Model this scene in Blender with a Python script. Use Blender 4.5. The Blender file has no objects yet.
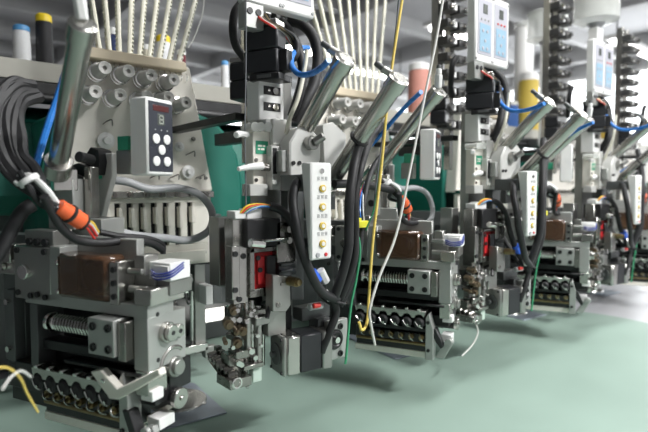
import bpy, bmesh, math, random
from mathutils import Vector, Matrix
random.seed(4)
C = bpy.context.scene.collection
PI = math.pi
# ------------------------------------------------------------------ camera model (world: x along the machine row, y into it, z up)
FPX = 520.0; TH = math.radians(50.78); PT = math.radians(3.08); CAM = Vector((0, 0, 1.30))
FW = Vector((math.cos(TH)*math.cos(PT), math.sin(TH)*math.cos(PT), -math.sin(PT)))
RT = Vector((math.sin(TH), -math.cos(TH), 0)); UP = RT.cross(FW)
TABLE = 0.80; PITCH = 0.70
def ray(px, py): return FW + RT*((px-324)/FPX) + UP*((216-py)/FPX)
class Frame:
    def __init__(s, ox=0, oy=0, ang=0):
        s.o = Vector((ox, oy, 0)); s.a = ang
        s.c, s.s = math.cos(ang), math.sin(ang)
    def loc(s, w):
        d = w - s.o
        return Vector((d.x*s.c + d.y*s.s, -d.x*s.s + d.y*s.c, d.z))
    def wor(s, l): return Vector((s.o.x + l[0]*s.c - l[1]*s.s, s.o.y + l[0]*s.s + l[1]*s.c, l[2]))
    def p(s, px, py, yl):                       # where the line of sight through a pixel meets the plane y = yl of this frame
        d = ray(px, py); d2 = Vector((d.x*s.c + d.y*s.s, -d.x*s.s + d.y*s.c, d.z)); c = s.loc(CAM)
        return c + d2*((yl-c.y)/d2.y)
    def q(s, px, py, xl):                       # the same for the plane x = xl
        d = ray(px, py); d2 = Vector((d.x*s.c + d.y*s.s, -d.x*s.s + d.y*s.c, d.z)); c = s.loc(CAM)
        return c + d2*((xl-c.x)/d2.x)
W = Frame()
def at(px, py, y): return W.p(px, py, y)
# ------------------------------------------------------------------ materials
def mat(name, col, metal=0.0, rough=0.5, noise=0.0, nscale=40, bump=0.0, alpha=1.0, trans=0.0, emit=0.0, coat=0.0, stretch=None):
    m = bpy.data.materials.new(name); m.use_nodes = True
    nt = m.node_tree; b = nt.nodes['Principled BSDF']
    b.inputs['Base Color'].default_value = (*col, 1); b.inputs['Metallic'].default_value = metal
    b.inputs['Roughness'].default_value = rough; b.inputs['Alpha'].default_value = alpha
    b.inputs['Transmission Weight'].default_value = trans; b.inputs['Coat Weight'].default_value = coat
    if emit:
        b.inputs['Emission Color'].default_value = (*col, 1); b.inputs['Emission Strength'].default_value = emit
    if noise or bump:
        tc = nt.nodes.new('ShaderNodeTexCoord'); n = nt.nodes.new('ShaderNodeTexNoise')
        n.inputs['Scale'].default_value = nscale; n.inputs['Detail'].default_value = 4
        src = tc.outputs['Object']
        if stretch:
            mp = nt.nodes.new('ShaderNodeMapping'); mp.inputs['Scale'].default_value = stretch
            nt.links.new(src, mp.inputs['Vector']); src = mp.outputs['Vector']
        nt.links.new(src, n.inputs['Vector'])
        if noise:
            r = nt.nodes.new('ShaderNodeMapRange'); r.inputs['From Min'].default_value = .3; r.inputs['From Max'].default_value = .7
            r.inputs['To Min'].default_value = 1-noise; r.inputs['To Max'].default_value = 1+noise
            nt.links.new(n.outputs['Fac'], r.inputs['Value'])
            v = nt.nodes.new('ShaderNodeVectorMath'); v.operation = 'SCALE'
            v.inputs[0].default_value = col; nt.links.new(r.outputs['Result'], v.inputs['Scale'])
            nt.links.new(v.outputs['Vector'], b.inputs['Base Color'])
            r2 = nt.nodes.new('ShaderNodeMapRange'); r2.inputs['From Min'].default_value = .3; r2.inputs['From Max'].default_value = .7
            r2.inputs['To Min'].default_value = max(.02, rough-(.015 if metal > .4 else .06)); r2.inputs['To Max'].default_value = min(1, rough+(.015 if metal > .4 else .06))
            nt.links.new(n.outputs['Fac'], r2.inputs['Value']); nt.links.new(r2.outputs['Result'], b.inputs['Roughness'])
        if bump:
            bp = nt.nodes.new('ShaderNodeBump'); bp.inputs['Strength'].default_value = bump; bp.inputs['Distance'].default_value = .01
            nt.links.new(n.outputs['Fac'], bp.inputs['Height']); nt.links.new(bp.outputs['Normal'], b.inputs['Normal'])
    return m
M = dict(
 cream=mat('cream_paint', (.82,.79,.71), 0, .42, .04, 15),
 rail=mat('beige_plastic', (.66,.57,.42), 0, .5, .05, 30),
 white=mat('white_plastic', (.80,.80,.78), 0, .4, .03, 20),
 alu=mat('brushed_aluminium', (.48,.47,.44), .95, .25, .03, 25),
 alud=mat('dull_aluminium', (.36,.36,.34), .85, .34, .05, 25),
 grey=mat('grey_paint', (.40,.41,.39), .45, .38, .05, 30),
 greyd=mat('dark_grey_paint', (.12,.125,.125), .4, .38, .08, 30),
 steel=mat('dark_steel', (.30,.29,.27), .95, .27, .08, 30),
 chrome=mat('polished_steel', (.72,.71,.68), 1, .14, .05, 40),
 blk=mat('black_plastic', (.014,.014,.015), 0, .38, .10, 40),
 motor=mat('black_motor_paint', (.022,.023,.026), 0, .42, .10, 60),
 rub=mat('black_rubber', (.014,.014,.015), 0, .55, .12, 60),
 ghose=mat('grey_hose', (.40,.41,.42), 0, .4, .06, 50),
 knob=mat('grey_rubber', (.58,.57,.54), 0, .55, .05, 60),
 brown=mat('smoked_brown_plastic', (.095,.05,.028), 0, .18, .05, 30, alpha=.82, coat=.5),
 brownin=mat('dark_brown_plastic', (.05,.025,.015), 0, .4, .1, 30),
 sensor=mat('charcoal_plastic', (.045,.045,.045), 0, .4, .1, 40),
 pale=mat('pale_grey_paint', (.62,.62,.59), .1, .4, .04, 30),
 teal=mat('teal_paint', (.018,.17,.125), 0, .38, .06, 12),
 orange=mat('orange_plastic', (.85,.14,.04), 0, .4, .05, 60),
 blue=mat('blue_tubing', (.03,.20,.62), 0, .3, .05, 60),
 red=mat('red_plastic', (.62,.025,.03), 0, .35, .08, 60),
 yel=mat('yellow_plastic', (.80,.55,.05), 0, .5, .05, 60),
 brass=mat('brass', (.30,.23,.12), .95, .36, .2, 60),
 green=mat('green_plastic', (.03,.30,.17), 0, .4, .1, 60),
 wred=mat('red_wire', (.6,.04,.03), 0, .4, .1, 60),
 panel=mat('dark_panel_film', (.035,.038,.05), 0, .3, .1, 30),
 lblue=mat('pale_blue_film', (.27,.43,.55), 0, .35, .03, 30),
 lgrey=mat('pale_grey_film', (.44,.44,.49), 0, .35, .03, 30),
 disp=mat('display_glass', (.10,.11,.10), 0, .15, .05, 30),
 digit=mat('display_digit', (.36,.38,.33), 0, .4, .02, 30),
 dred=mat('dark_red_window', (.09,.025,.025), 0, .2, .1, 30),
 ink=mat('grey_ink', (.42,.42,.42), 0, .6, .02, 30),
 led=mat('amber_button', (.62,.44,.06), 0, .3, .05, 60),
 clear=mat('clear_plastic', (.78,.80,.76), 0, .12, .03, 30, alpha=.5),
 tube=mat('cream_tube', (.74,.72,.60), 0, .45, .06, 30),
 tyel=mat('yellow_thread', (.80,.60,.14), 0, .7, .1, 200),
 twht=mat('white_thread', (.66,.66,.62), 0, .6, .1, 200),
 tgrn=mat('green_thread', (.05,.33,.16), 0, .6, .1, 200),
 tdrk=mat('dark_thread', (.14,.15,.16), 0, .6, .1, 200),
 shelf=mat('shelf_paint', (.40,.39,.34), 0, .5, .06, 10),
 plate=mat('needle_plate_steel', (.30,.34,.39), .5, .4, .06, 40),
)
def cone_mat(name, col): return mat(name, col, 0, .62, .12, 200, bump=.15, stretch=(1,1,12))
CM = dict(white=cone_mat('white_thread_wrap', (.78,.79,.80)), black=cone_mat('black_thread_wrap', (.012,.012,.014)),
 pink=cone_mat('coral_thread_wrap', (.66,.30,.24)), yellow=cone_mat('gold_thread_wrap', (.62,.46,.08)), navy=cone_mat('navy_thread_wrap', (.02,.04,.14)),
 maroon=cone_mat('maroon_thread_wrap', (.16,.02,.03)), blue=cone_mat('blue_thread_wrap', (.05,.14,.42)), cream=cone_mat('cream_thread_wrap', (.70,.66,.52)))
# ------------------------------------------------------------------ mesh building
class MB:
    def __init__(s): s.b = bmesh.new()
    def box(s, x0, x1, y0, y1, z0, z1):
        r = bmesh.ops.create_cube(s.b, size=1)
        bmesh.ops.transform(s.b, verts=r['verts'], matrix=Matrix.Translation(((x0+x1)/2, (y0+y1)/2, (z0+z1)/2)) @ Matrix.Diagonal((abs(x1-x0), abs(y1-y0), abs(z1-z0), 1)))
        return s
    def f(s, fr, px0, px1, py0, py1, yl, d):       # box whose front face spans the pixel rectangle at depth yl of the frame
        pm, qm = (px0+px1)/2, (py0+py1)/2
        return s.box(fr.p(px0, qm, yl).x, fr.p(px1, qm, yl).x, yl, yl+d, fr.p(pm, py1, yl).z, fr.p(pm, py0, yl).z)
    def e(s, fr, px0, px1, py0, py1, xl, d):       # box whose end face (normal +x) spans the pixel rectangle; d reaches back to -x
        pm, qm = (px0+px1)/2, (py0+py1)/2
        return s.box(xl-d, xl, fr.q(px0, qm, xl).y, fr.q(px1, qm, xl).y, fr.q(pm, py1, xl).z, fr.q(pm, py0, xl).z)
    def cyl(s, p0, p1, r0, r1=None, n=18):
        p0, p1 = Vector(p0), Vector(p1); r1 = r0 if r1 is None else r1; d = p1-p0
        r = bmesh.ops.create_cone(s.b, cap_ends=True, segments=n, radius1=r0, radius2=r1, depth=d.length)
        bmesh.ops.transform(s.b, verts=r['verts'], matrix=Matrix.Translation((p0+p1)/2) @ d.to_track_quat('Z', 'Y').to_matrix().to_4x4())
        return s
    def lathe(s, p0, axis, prof, n=20):            # prof: list of (distance along the axis, radius)
        p0 = Vector(p0); q = Vector(axis).normalized().to_track_quat('Z', 'Y').to_matrix(); rings = []
        for (h, r) in prof:
            rings.append([s.b.verts.new(p0 + q @ Vector((r*math.cos(2*PI*i/n), r*math.sin(2*PI*i/n), h))) for i in range(n)])
        for a, b in zip(rings, rings[1:]):
            for i in range(n): s.b.faces.new((a[i], a[(i+1) % n], b[(i+1) % n], b[i]))
        s.b.faces.new(rings[0][::-1]); s.b.faces.new(rings[-1]); return s
    def prism(s, pts, y0, y1):                     # polygon in x,z extruded along y
        a = [s.b.verts.new((x, y0, z)) for x, z in pts]; b = [s.b.verts.new((x, y1, z)) for x, z in pts]; n = len(pts)
        s.b.faces.new(a); s.b.faces.new(b[::-1])
        for i in range(n): s.b.faces.new((a[i], b[i], b[(i+1) % n], a[(i+1) % n]))
        return s
    def fp(s, fr, pix, yl, d): return s.prism([(fr.p(a, b, yl).x, fr.p(a, b, yl).z) for a, b in pix], yl, yl+d)
    def ring(s, c, axis, R, r, n=24, m=8, a0=0, a1=2*PI):
        c = Vector(c); q = Vector(axis).normalized().to_track_quat('Z', 'Y').to_matrix()
        return s.tube([c + q @ Vector((R*math.cos(a0+(a1-a0)*i/n), R*math.sin(a0+(a1-a0)*i/n), 0)) for i in range(n+1)], r, m, smooth=False)
    def tube(s, pts, r, m=8, smooth=True, sub=6):
        pts = [Vector(p) for p in pts]
        if smooth and len(pts) > 2:
            q = [pts[0]*2-pts[1]] + pts + [pts[-1]*2-pts[-2]]; out = []
            for i in range(1, len(q)-2):
                for j in range(sub):
                    t = j/sub; a, b, c, d = q[i-1], q[i], q[i+1], q[i+2]
                    out.append(.5*((2*b) + (c-a)*t + (2*a-5*b+4*c-d)*t*t + (3*b-a-3*c+d)*t**3))
            pts = out + [pts[-1]]
        n = len(pts); nrm = None; rings = []
        for i in range(n):
            t = (pts[min(i+1, n-1)]-pts[max(i-1, 0)])
            t = t.normalized() if t.length > 1e-9 else Vector((0, 0, 1))
            if nrm is None: nrm = t.orthogonal().normalized()
            nrm = nrm - t*nrm.dot(t)
            nrm = nrm.normalized() if nrm.length > 1e-6 else t.orthogonal().normalized()
            bn = t.cross(nrm); rr = r(i/(n-1)) if callable(r) else r
            rings.append([s.b.verts.new(pts[i] + nrm*rr*math.cos(2*PI*k/m) + bn*rr*math.sin(2*PI*k/m)) for k in range(m)])
        for a, b in zip(rings, rings[1:]):
            for k in range(m): s.b.faces.new((a[k], a[(k+1) % m], b[(k+1) % m], b[k]))
        s.b.faces.new(rings[0][::-1]); s.b.faces.new(rings[-1]); return s
SPLIT = set('bolt bolt_hole screw_hole plate_bolt hanger_bolt cover_clip flange_screw corner_screw indicator indicator_dot key wire_guide thread_hook screw rail_screw needle_clamp needle presser_foot guide_rod brass_collar rod_clamp link_chain thread_guide blue_wire white_block comb_tooth plate_pin shelf_leg red_insert_bolt foot_bar hanging_rod leg sensor_wheel guide_tip lower_bar middle_bar clamp_knob hanger'.split())
def pieces(mb):
    """the separate bodies in a mesh; bodies that touch stay together"""
    seen = {}; isl = []
    for v in mb.b.verts:
        if v in seen: continue
        st = [v]; seen[v] = len(isl); vs = []
        while st:
            a = st.pop(); vs.append(a)
            for e in a.link_edges:
                b = e.other_vert(a)
                if b not in seen: seen[b] = len(isl); st.append(b)
        isl.append(vs)
    bb = [([min(v.co[k] for v in vs)-1e-4 for k in range(3)], [max(v.co[k] for v in vs)+1e-4 for k in range(3)]) for vs in isl]
    gid = list(range(len(isl)))
    def root(i):
        while gid[i] != i: i = gid[i]
        return i
    for i in range(len(isl)):
        for j in range(i):
            if all(bb[i][0][k] <= bb[j][1][k] and bb[j][0][k] <= bb[i][1][k] for k in range(3)): gid[root(i)] = root(j)
    out = {}
    for i, vs in enumerate(isl): out.setdefault(root(i), []).extend(vs)
    if len(out) == 1: return [mb]
    res = []
    for vs in out.values():
        n = MB(); mp = {v: n.b.verts.new(v.co) for v in vs}
        for f in {f for v in vs for f in v.link_faces}: n.b.faces.new([mp[v] for v in f.verts])
        res.append(n)
    mb.b.free(); return res
class Thing:
    """An Empty at the thing's base, turned like its frame; parts are built in the frame and hung under it."""
    def __init__(s, name, label, cat, fr=W, base=(0, 0, 0), group=None):
        s.fr = fr; s.base = Vector(base); e = bpy.data.objects.new(name, None); C.objects.link(e); s.e = e
        e.empty_display_size = .02
        e.location = fr.wor(s.base); e.rotation_euler = (0, 0, fr.a); e['label'] = label; e['category'] = cat
        if group: e['group'] = group
    def part(s, name, mb, m, parent=None, bev=.0012, smooth=True, label=None):
        if name in SPLIT:
            pcs = pieces(mb)
            if len(pcs) > 1:
                for p in pcs: o = s.part1(name, p, m, parent, bev, smooth, label)
                return o
        return s.part1(name, mb, m, parent, bev, smooth, label)
    def part1(s, name, mb, m, parent=None, bev=.0012, smooth=True, label=None):
        bmesh.ops.translate(mb.b, verts=mb.b.verts, vec=-s.base)
        o = link(name, mb, m, bev, smooth); o.parent = parent or s.e
        if label: o['label'] = label
        return o
def link(name, mb, m, bev=.0012, smooth=True):
    bmesh.ops.recalc_face_normals(mb.b, faces=mb.b.faces)
    me = bpy.data.meshes.new(name); mb.b.to_mesh(me); mb.b.free(); me.materials.append(m if not isinstance(m, str) else M[m])
    o = bpy.data.objects.new(name, me); C.objects.link(o)
    if smooth:
        me.polygons.foreach_set('use_smooth', [True]*len(me.polygons))
        me.set_sharp_from_angle(angle=math.radians(38))
    if bev:
        b = o.modifiers.new('Bevel', 'BEVEL'); b.width = bev; b.segments = 1; b.limit_method = 'ANGLE'; b.angle_limit = math.radians(50)
    return o
MOD = []                                            # (thing's root, label template, how many copies along the row)
ORD = ['nearest', 'second nearest', 'third nearest', 'fourth nearest', 'farthest']
GR = {}
def rep(name, tmpl, cat, fr=W, base=(0, 0, 0), n=4, group=None):
    t = Thing(name, tmpl.format(w=ORD[0]), cat, fr, base, group); MOD.append((t.e, tmpl, n)); return t
def rep1(name, tmpl, cat, mb, m, n=4, group=None, bev=0, fr=W):       # a thing that is one mesh
    if fr is not W:
        for v in mb.b.verts: v.co = fr.wor(v.co)
    zz = min(mb.b.verts, key=lambda v: v.co.z).co.copy()
    bmesh.ops.translate(mb.b, verts=mb.b.verts, vec=-zz)
    o = link(name, mb, m, bev); o.location = zz; o['label'] = tmpl.format(w=ORD[0]); o['category'] = cat
    if group: o['group'] = group
    MOD.append((o, tmpl, n)); return o
def copy_tree(o, parent=None):
    c = o.copy(); C.objects.link(c)
    if parent: c.parent = parent
    for ch in o.children: copy_tree(ch, c)
    return c
def screw(mb, p, ax, r, h=.002): mb.cyl(p, Vector(p)+Vector(ax)*h, r, r*.9, 10)
# ------------------------------------------------------------------ unit A: roller attachment, turned on its vertical axis
FA = Frame(.22, .832, math.radians(-64.1))
t = rep('roller_attachment', 'steel roller attachment with smoked brown cover and spring shaft, {w} of its row', 'sewing attachment', FA, (0, .04, .90), group='roller attachments under the machine heads')
side = t.part('side_block', MB().box(-.175, -.088, .0, .03, 1.118, 1.205).box(-.152, -.084, .004, .034, 1.205, 1.232), 'alud')
s = MB()
s.cyl((-.148, .001, 1.163), (-.148, -.006, 1.163), .0125, n=24)
t.part('dial', s, 'chrome', side)
s = MB()
for x, z in ((-.165, 1.198), (-.165, 1.128), (-.135, 1.125), (-.10, 1.125), (-.10, 1.198), (-.118, 1.128)): s.cyl((x, .001, z), (x, -.003, z), .005, n=10)
for x in (-.138, -.12, -.10): s.cyl((x, .005, 1.213), (x, -.001, 1.213), .006, n=10)
t.part('bolt', s, 'blk', side, bev=0)
t.part('back_plate', MB().box(-.088, .062, .034, .05, 1.118, 1.222).box(-.088, -.064, .0, .034, 1.122, 1.208), 'grey')
t.part('bobbin_wheel', MB().lathe((-.004, .034, 1.164), (0, -1, 0), [(0, .029), (.02, .029), (.021, .022), (.026, .02), (.027, .004)], 28), 'brownin')
cov = t.part('brown_cover', MB().box(-.066, .043, -.008, .034, 1.130, 1.199), 'brown', bev=.006)
s = MB()
for z in (1.14, 1.185): s.box(-.062, -.056, -.012, -.0085, z-.004, z+.004)
t.part('cover_clip', s, 'chrome', cov)
s = MB().box(.044, .062, -.004, .03, 1.128, 1.192)
hp = t.part('hinge_plate', s, 'alu')
s = MB()
for z in (1.14, 1.16, 1.18): s.cyl((.053, -.003, z), (.053, -.006, z), .0045, n=12)
t.part('bolt', s, 'blk', hp, bev=0)
# mechanism right of the cover
t.part('guide_mechanism', MB().box(.062, .10, .03, .07, 1.130, 1.17).box(.07, .09, .02, .05, 1.17, 1.20).box(.085, .125, .035, .085, 1.14, 1.162)
       .cyl((.066, .015, 1.15), (.10, .015, 1.15), .006).cyl((.066, .012, 1.178), (.095, .012, 1.178), .004), 'alud')
t.part('wire_terminal', MB().box(.088, .130, .03, .075, 1.163, 1.19).box(.10, .128, .028, .034, 1.168, 1.186), 'white')
s = MB()
for k in range(3): s.tube([(.094, .029, 1.170+.004*k), (.112, .022, 1.166+.004*k), (.1315, .03, 1.170+.004*k), (.1315, .058, 1.180+.004*k)], .0013, 6)
t.part('blue_wire', s, mat('navy_wire', (.03,.05,.28), 0, .4, .05, 60), bev=0)
t.part('end_step', MB().box(.09, .122, -.002, .07, 1.131, 1.155), 'alu')
# frame: top bar with the end block hanging down
t.part('top_bar', MB().box(-.15, .1135, .0, .055, 1.112, 1.131), 'grey')
eb = t.part('end_block', MB().box(.086, .1135, .0, .082, 1.034, 1.1135), 'grey')
s = MB().cyl((.113, .036, 1.085), (.122, .036, 1.085), .0155, n=28).cyl((.122, .036, 1.085), (.129, .036, 1.085), .0125, n=28).cyl((.113, .058, 1.082), (.124, .058, 1.082), .0105, n=24)
kn = t.part('clamp_knob', s, 'alu', eb)
t.part('screw_hole', MB().cyl((.1285, .036, 1.085), (.1295, .036, 1.085), .0035, n=10).cyl((.1236, .058, 1.082), (.1246, .058, 1.082), .0035, n=10)
       .cyl((.113, .02, 1.115), (.114, .02, 1.115), .0035, n=10).cyl((.113, .02, 1.047), (.114, .02, 1.047), .0035, n=10), 'blk', eb, bev=0)
sb = t.part('bolted_block', MB().box(.018, .07, -.022, .03, 1.056, 1.110), 'grey')
for x in (.029, .059):
    for z in (1.067, 1.098):
        t.part('bolt', MB().lathe((x, -.021, z), (0, -1, 0), [(0, .0062), (.003, .0062), (.003, .0035), (.001, .003)], 12), 'blk', sb, bev=0)
t.part('guide_block', MB().box(.071, .0858, -.016, .03, 1.05, 1.108), 'steel')
sh = t.part('spring_shaft', MB().cyl((-.10, .012, 1.083), (.018, .012, 1.083), .0075).cyl((-.105, .012, 1.083), (-.098, .012, 1.083), .016, n=24), 'chrome')
pts = [(-.092+.106*i/128, .012+.0125*math.cos(2*PI*i/8), 1.083+.0125*math.sin(2*PI*i/8)) for i in range(129)]
t.part('spring', MB().tube(pts, .0022, 6, smooth=False), 'chrome', sh, bev=0)
la = t.part('left_arm', MB().box(-.25, -.175, .004, .02, 1.155, 1.18).box(-.215, -.185, .0, .03, 1.175, 1.205), 'alu')
t.part('left_plate', MB().box(-.235, -.18, .02, .035, 1.0, 1.155).box(-.20, -.18, .0, .02, .985, 1.13), 'greyd')
t.part('bolt', MB().cyl((-.205, .003, 1.168), (-.205, -.004, 1.168), .006, n=10).cyl((-.232, .003, 1.168), (-.232, -.004, 1.168), .005, n=10).cyl((-.19, -.001, 1.11), (-.19, -.007, 1.11), .005, n=10).cyl((-.19, -.001, 1.03), (-.19, -.007, 1.03), .005, n=10), 'chrome', la, bev=0)
t.part('lower_guard', MB().box(-.235, -.13, .03, .06, .925, 1.0).box(-.20, -.115, .0, .03, .965, 1.01), 'blk')
t.part('left_bracket', MB().fp(FA, [(34, 382), (40, 380), (62, 412), (60, 420)], .026, .008), 'cream')
t.part('lower_rail', MB().box(-.13, .085, .01, .04, 1.036, 1.052).box(-.06, .10, -.002, .02, 1.024, 1.030), 'blk')
t.part('left_upright', MB().box(-.140, -.122, .0, .05, 1.0, 1.112), 'greyd')
t.part('rear_body', MB().box(-.15, .085, .06, .10, .96, 1.112).box(-.12, .06, .03, .06, .93, 1.03), 'blk')
# roller bank: scalloped comb, black rollers, brass heads, pale bottom bar
x0, x1 = -.115, .060; n = 6; w = (x1-x0)/n
pts = [(x0, 1.015)]
for i in range(n):
    c = x0 + (i+.5)*w
    for j in range(7):
        a = PI*(1-j/6); pts.append((c + .0105*math.cos(a), 1.0 + .009*math.sin(a)-.002))
pts += [(x1, 1.015)]
t.part('comb_bar', MB().prism(pts, -.018, .012), 'alu', bev=.0006)
s = MB()
for i in range(n): s.box(x0+w*(i+.5)-.004, x0+w*(i+.5)+.004, -.022, .0, 1.015, 1.021)
t.part('comb_tooth', s, 'chrome')
for i in range(n):
    c = x0 + (i+.5)*w
    r = t.part('roller', MB().lathe((c, .02, .987), (0, -1, 0), [(0, .0125), (.042, .0125), (.045, .009), (.045, .004)], 20), 'rub', bev=0)
    t.part('roller_pin', MB().cyl((c+.004, -.024, .983), (c+.004, -.0275, .983), .002, n=8).tube([(c-.008, -.026, .992), (c, -.027, .982), (c+.01, -.026, .978)], .0011, 5), 'chrome', r, bev=0)
t.part('middle_bar', MB().box(x0, x1, -.012, .012, .965, .974).box(x0, x1, -.004, .02, .918, .958), 'blk')
for i in range(7):
    c = x0 + .018 + i*.0245
    b = t.part('thread_finger', MB().cyl((c, -.002, .952), (c, -.016, .952), .0062, n=12).cyl((c, -.016, .952), (c, -.022, .950), .003, n=8), 'brass', bev=0)
    t.part('finger_hook', MB().tube([(c-.006, -.012, .962), (c-.002, -.02, .957), (c+.003, -.022, .948), (c+.007, -.014, .943)], .0013, 5), 'chrome', b, bev=0)
t.part('lower_bar', MB().cyl((x0, -.004, .934), (x1, -.004, .934), .004, n=10).cyl((x0, -.002, .966), (x1, -.002, .966), .0025, n=8), 'brass', bev=0)
t.part('bottom_bar', MB().box(x0-.004, x1+.012, -.004, .028, .902, .917), 'cream')
br = t.part('end_bracket', MB().prism([(.06, 1.0), (.068, 1.012), (.073, .99), (.078, .975), (.078, .902), (.06, .902)], -.016, .012), 'grey')
t.part('bolt', MB().cyl((.066, -.0155, .99), (.066, -.019, .99), .004, n=10).cyl((.067, -.0155, .925), (.067, -.019, .925), .004, n=10), 'blk', br, bev=0)
t.part('lever_arm', MB().fp(FA, [(90, 372), (100, 370), (117, 389), (158, 369), (160, 376), (118, 400), (109, 399)], -.020, .014), 'cream')
# lower right: wheel, rollers and brackets behind the bank
t.part('drive_wheel', MB().cyl((.085, .056, 1.026), (.118, .056, 1.026), .016, n=24).cyl((.118, .056, 1.026), (.124, .056, 1.026), .012, n=24), 'alud')
t.part('wheel_guard', MB().ring((.112, .052, 1.03), (1, 0, 0), .027, .004, 20, 8, PI*.25, PI*1.15).box(.088, .112, .0, .04, .998, 1.034), 'alu')
t.part('black_carrier', MB().box(.06, .106, .02, .075, .975, 1.0).box(.085, .108, .05, .10, .985, 1.03), 'blk')
t.part('feed_roller', MB().cyl((.06, .06, .976), (.112, .06, .976), .014, n=24), 'blk')
t.part('feed_roller_cap', MB().cyl((.1122, .06, .976), (.122, .06, .976), .016, n=24).cyl((.122, .06, .976), (.125, .06, .976), .004, n=12), 'alu')
t.part('front_link', MB().prism([(.08, .905), (.10, .905), (.122, .945), (.118, .955), (.106, .952)], .0, .012).cyl((.112, -.002, .948), (.112, -.010, .948), .008, n=18), 'grey')
t.part('white_block', MB().box(.088, .112, .022, .056, .938, .956).box(.095, .118, .002, .026, .99, 1.006), 'white')
t.part('long_bar', MB().fp(FA, [(112, 436), (150, 414), (170, 403), (172, 408), (150, 420), (120, 440)], .05, .01), 'cream')
t.part('swing_link', MB().prism([(.07, .975), (.084, .975), (.10, .935), (.094, .93), (.082, .945)], -.01, .01), 'blk')

# bracket that carries unit A, with the black clamp block and the knurled ends
t = rep('mounting_bracket', 'grey angled mounting bracket behind the brown cover of the {w} roller attachment', 'bracket', FA, (-.1, .04, 1.232), group='mounting brackets of the roller attachments')
pl = t.part('bracket_plate', MB().box(-.135, -.075, .035, .06, 1.232, 1.315).box(-.10, -.03, .051, .10, 1.222, 1.25), 'grey')
s = MB()
for x in (-.122, -.092): s.cyl((x, .036, 1.262), (x, .033, 1.262), .0085, n=16)
t.part('bolt_hole', s, 'blk', pl, bev=0)
t.part('upright_post', MB().box(-.072, -.056, .055, .072, 1.25, 1.335), 'alu')
t.part('support_arm', MB().box(-.70, -.08, .062, .098, 1.165, 1.215), 'greyd')
t.part('tilted_plate', MB().fp(FA, [(98, 153), (112, 153), (112, 176), (96, 238), (82, 238), (99, 175)], .10, .012), 'pale')
t.part('green_strip', MB().f(FA, 87, 98, 175, 179, .09, .01), 'green')
cbk = t.part('clamp_block', MB().fp(FA, [(84, 157), (90, 147), (98, 150), (100, 162), (98, 175), (87, 176)], .085, .03).fp(FA, [(71, 165), (78, 163), (90, 168), (88, 176), (76, 178)], .075, .03), 'blk')
s = MB()
for px, py in ((73, 172), (80, 180), (92, 160)): p = FA.p(px, py, .07); s.cyl(p, p+Vector((.004, -.03, .004)), .009, n=12)
t.part('clamp_lever', s, 'blk', cbk)
t.part('post_lower', MB().f(FA, 85, 97, 179, 236, .105, .012), 'alud')
t.part('lever_plate', MB().f(FA, 62, 74, 182, 228, .05, .012), 'alud')

# pneumatic cylinder of unit A
def cylinder(tmpl, top, bot, r, n, group, clampcol='alu', fit=True):
    a, b = Vector(top), Vector(bot); d = (b-a).normalized(); L = (b-a).length
    t = rep('pneumatic_cylinder', tmpl, 'pneumatic cylinder', W, b, n, group)
    t.part('barrel', MB().cyl(a+d*.02, b-d*.005, r, n=32), 'alu', bev=0)
    t.part('end_cap', MB().lathe(a, d, [(0, r*.8), (.002, r*.95), (.003, r*1.18), (.026, r*1.18), (.027, r*1.02)], 28), 'white' if not fit else 'alu', bev=0)
    t.part('end_cap', MB().lathe(b-d*.02, d, [(0, r*1.05), (.001, r*1.18), (.022, r*1.18), (.023, r*.6)], 28), clampcol, bev=0)
    t.part('piston_rod', MB().cyl(b, b+d*.05, r*.38, n=14).cyl(b+d*.03, b+d*.06, r*.6, n=6), 'steel')
    return t, a, d, L
ta = at(83, 22, .70); tb = at(57, 172, .92)
t, a, d, L = cylinder('silver pneumatic cylinder standing steeply above the {w} smoked brown cover', ta, tb, .0150, 4, 'steep cylinders above the brown covers')
t.part('clamp_ring', MB().lathe(tb-d*.028, d, [(0, .0165), (.0, .0215), (.03, .0215), (.03, .0165)], 28).box(tb.x-.006, tb.x+.03, tb.y-.004, tb.y+.02, tb.z-.03, tb.z+.005), 'alu')
f = t.part('air_fitting', MB().cyl(ta+Vector((0, .005, .004)), ta+Vector((-.004, .0, .03)), .0085, n=6).cyl(ta+Vector((-.004, 0, .03)), ta+Vector((-.004, 0, .042)), .006), 'white')
t.part('fitting_collar', MB().cyl(ta+Vector((-.004, 0, .042)), ta+Vector((-.004, 0, .05)), .005), 'greyd', f)

# control box with five round buttons
t = rep('control_box', 'white control box with dark button panel beside the {w} smoked brown cover', 'control box', FA, (0, .2, 1.30), group='button control boxes on the machine heads')
X1 = FA.p(146, 135, .06).x; X0 = FA.p(128, 135, .06).x
pa, pb = FA.q(146.5, 97, X1), FA.q(173, 103, X1); zb = FA.q(148, 175, X1).z; ya, yb = pa.y, pb.y; zt = pa.z+.002
t.base = Vector(((X0+X1)/2, (ya+yb)/2, zb)); t.e.location = FA.wor(t.base)
hs = t.part('housing', MB().box(X0, X1, ya, yb, zb, zt), 'white', bev=.003)
m = .006
pn = t.part('button_panel', MB().box(X1, X1+.0012, ya+m*.5, yb-m*.5, zb+m, zt-m), 'panel')
PW, PH = (yb-ya)-m, (zt-zb)-2*m
def pf(u, v): return (X1+.0012, ya+m*.5+u*PW, zt-m-v*PH)
s = MB(); c = pf(.5, .09); s.box(X1, X1+.002, c[1]-PW*.34, c[1]+PW*.34, c[2]-PH*.045, c[2]+PH*.045); t.part('red_window', s, 'dred', pn)
s = MB(); c = pf(.5, .25); s.box(X1, X1+.002, c[1]-PW*.15, c[1]+PW*.15, c[2]-PH*.085, c[2]+PH*.085); dp = t.part('display', s, 'disp', pn)
s = MB(); hw, hh = PW*.075, PH*.055          # a figure 8 in seven bars
for z in (-hh, 0, hh): s.box(X1+.002, X1+.0024, c[1]-hw, c[1]+hw, c[2]+z-.0008, c[2]+z+.0008)
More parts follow.
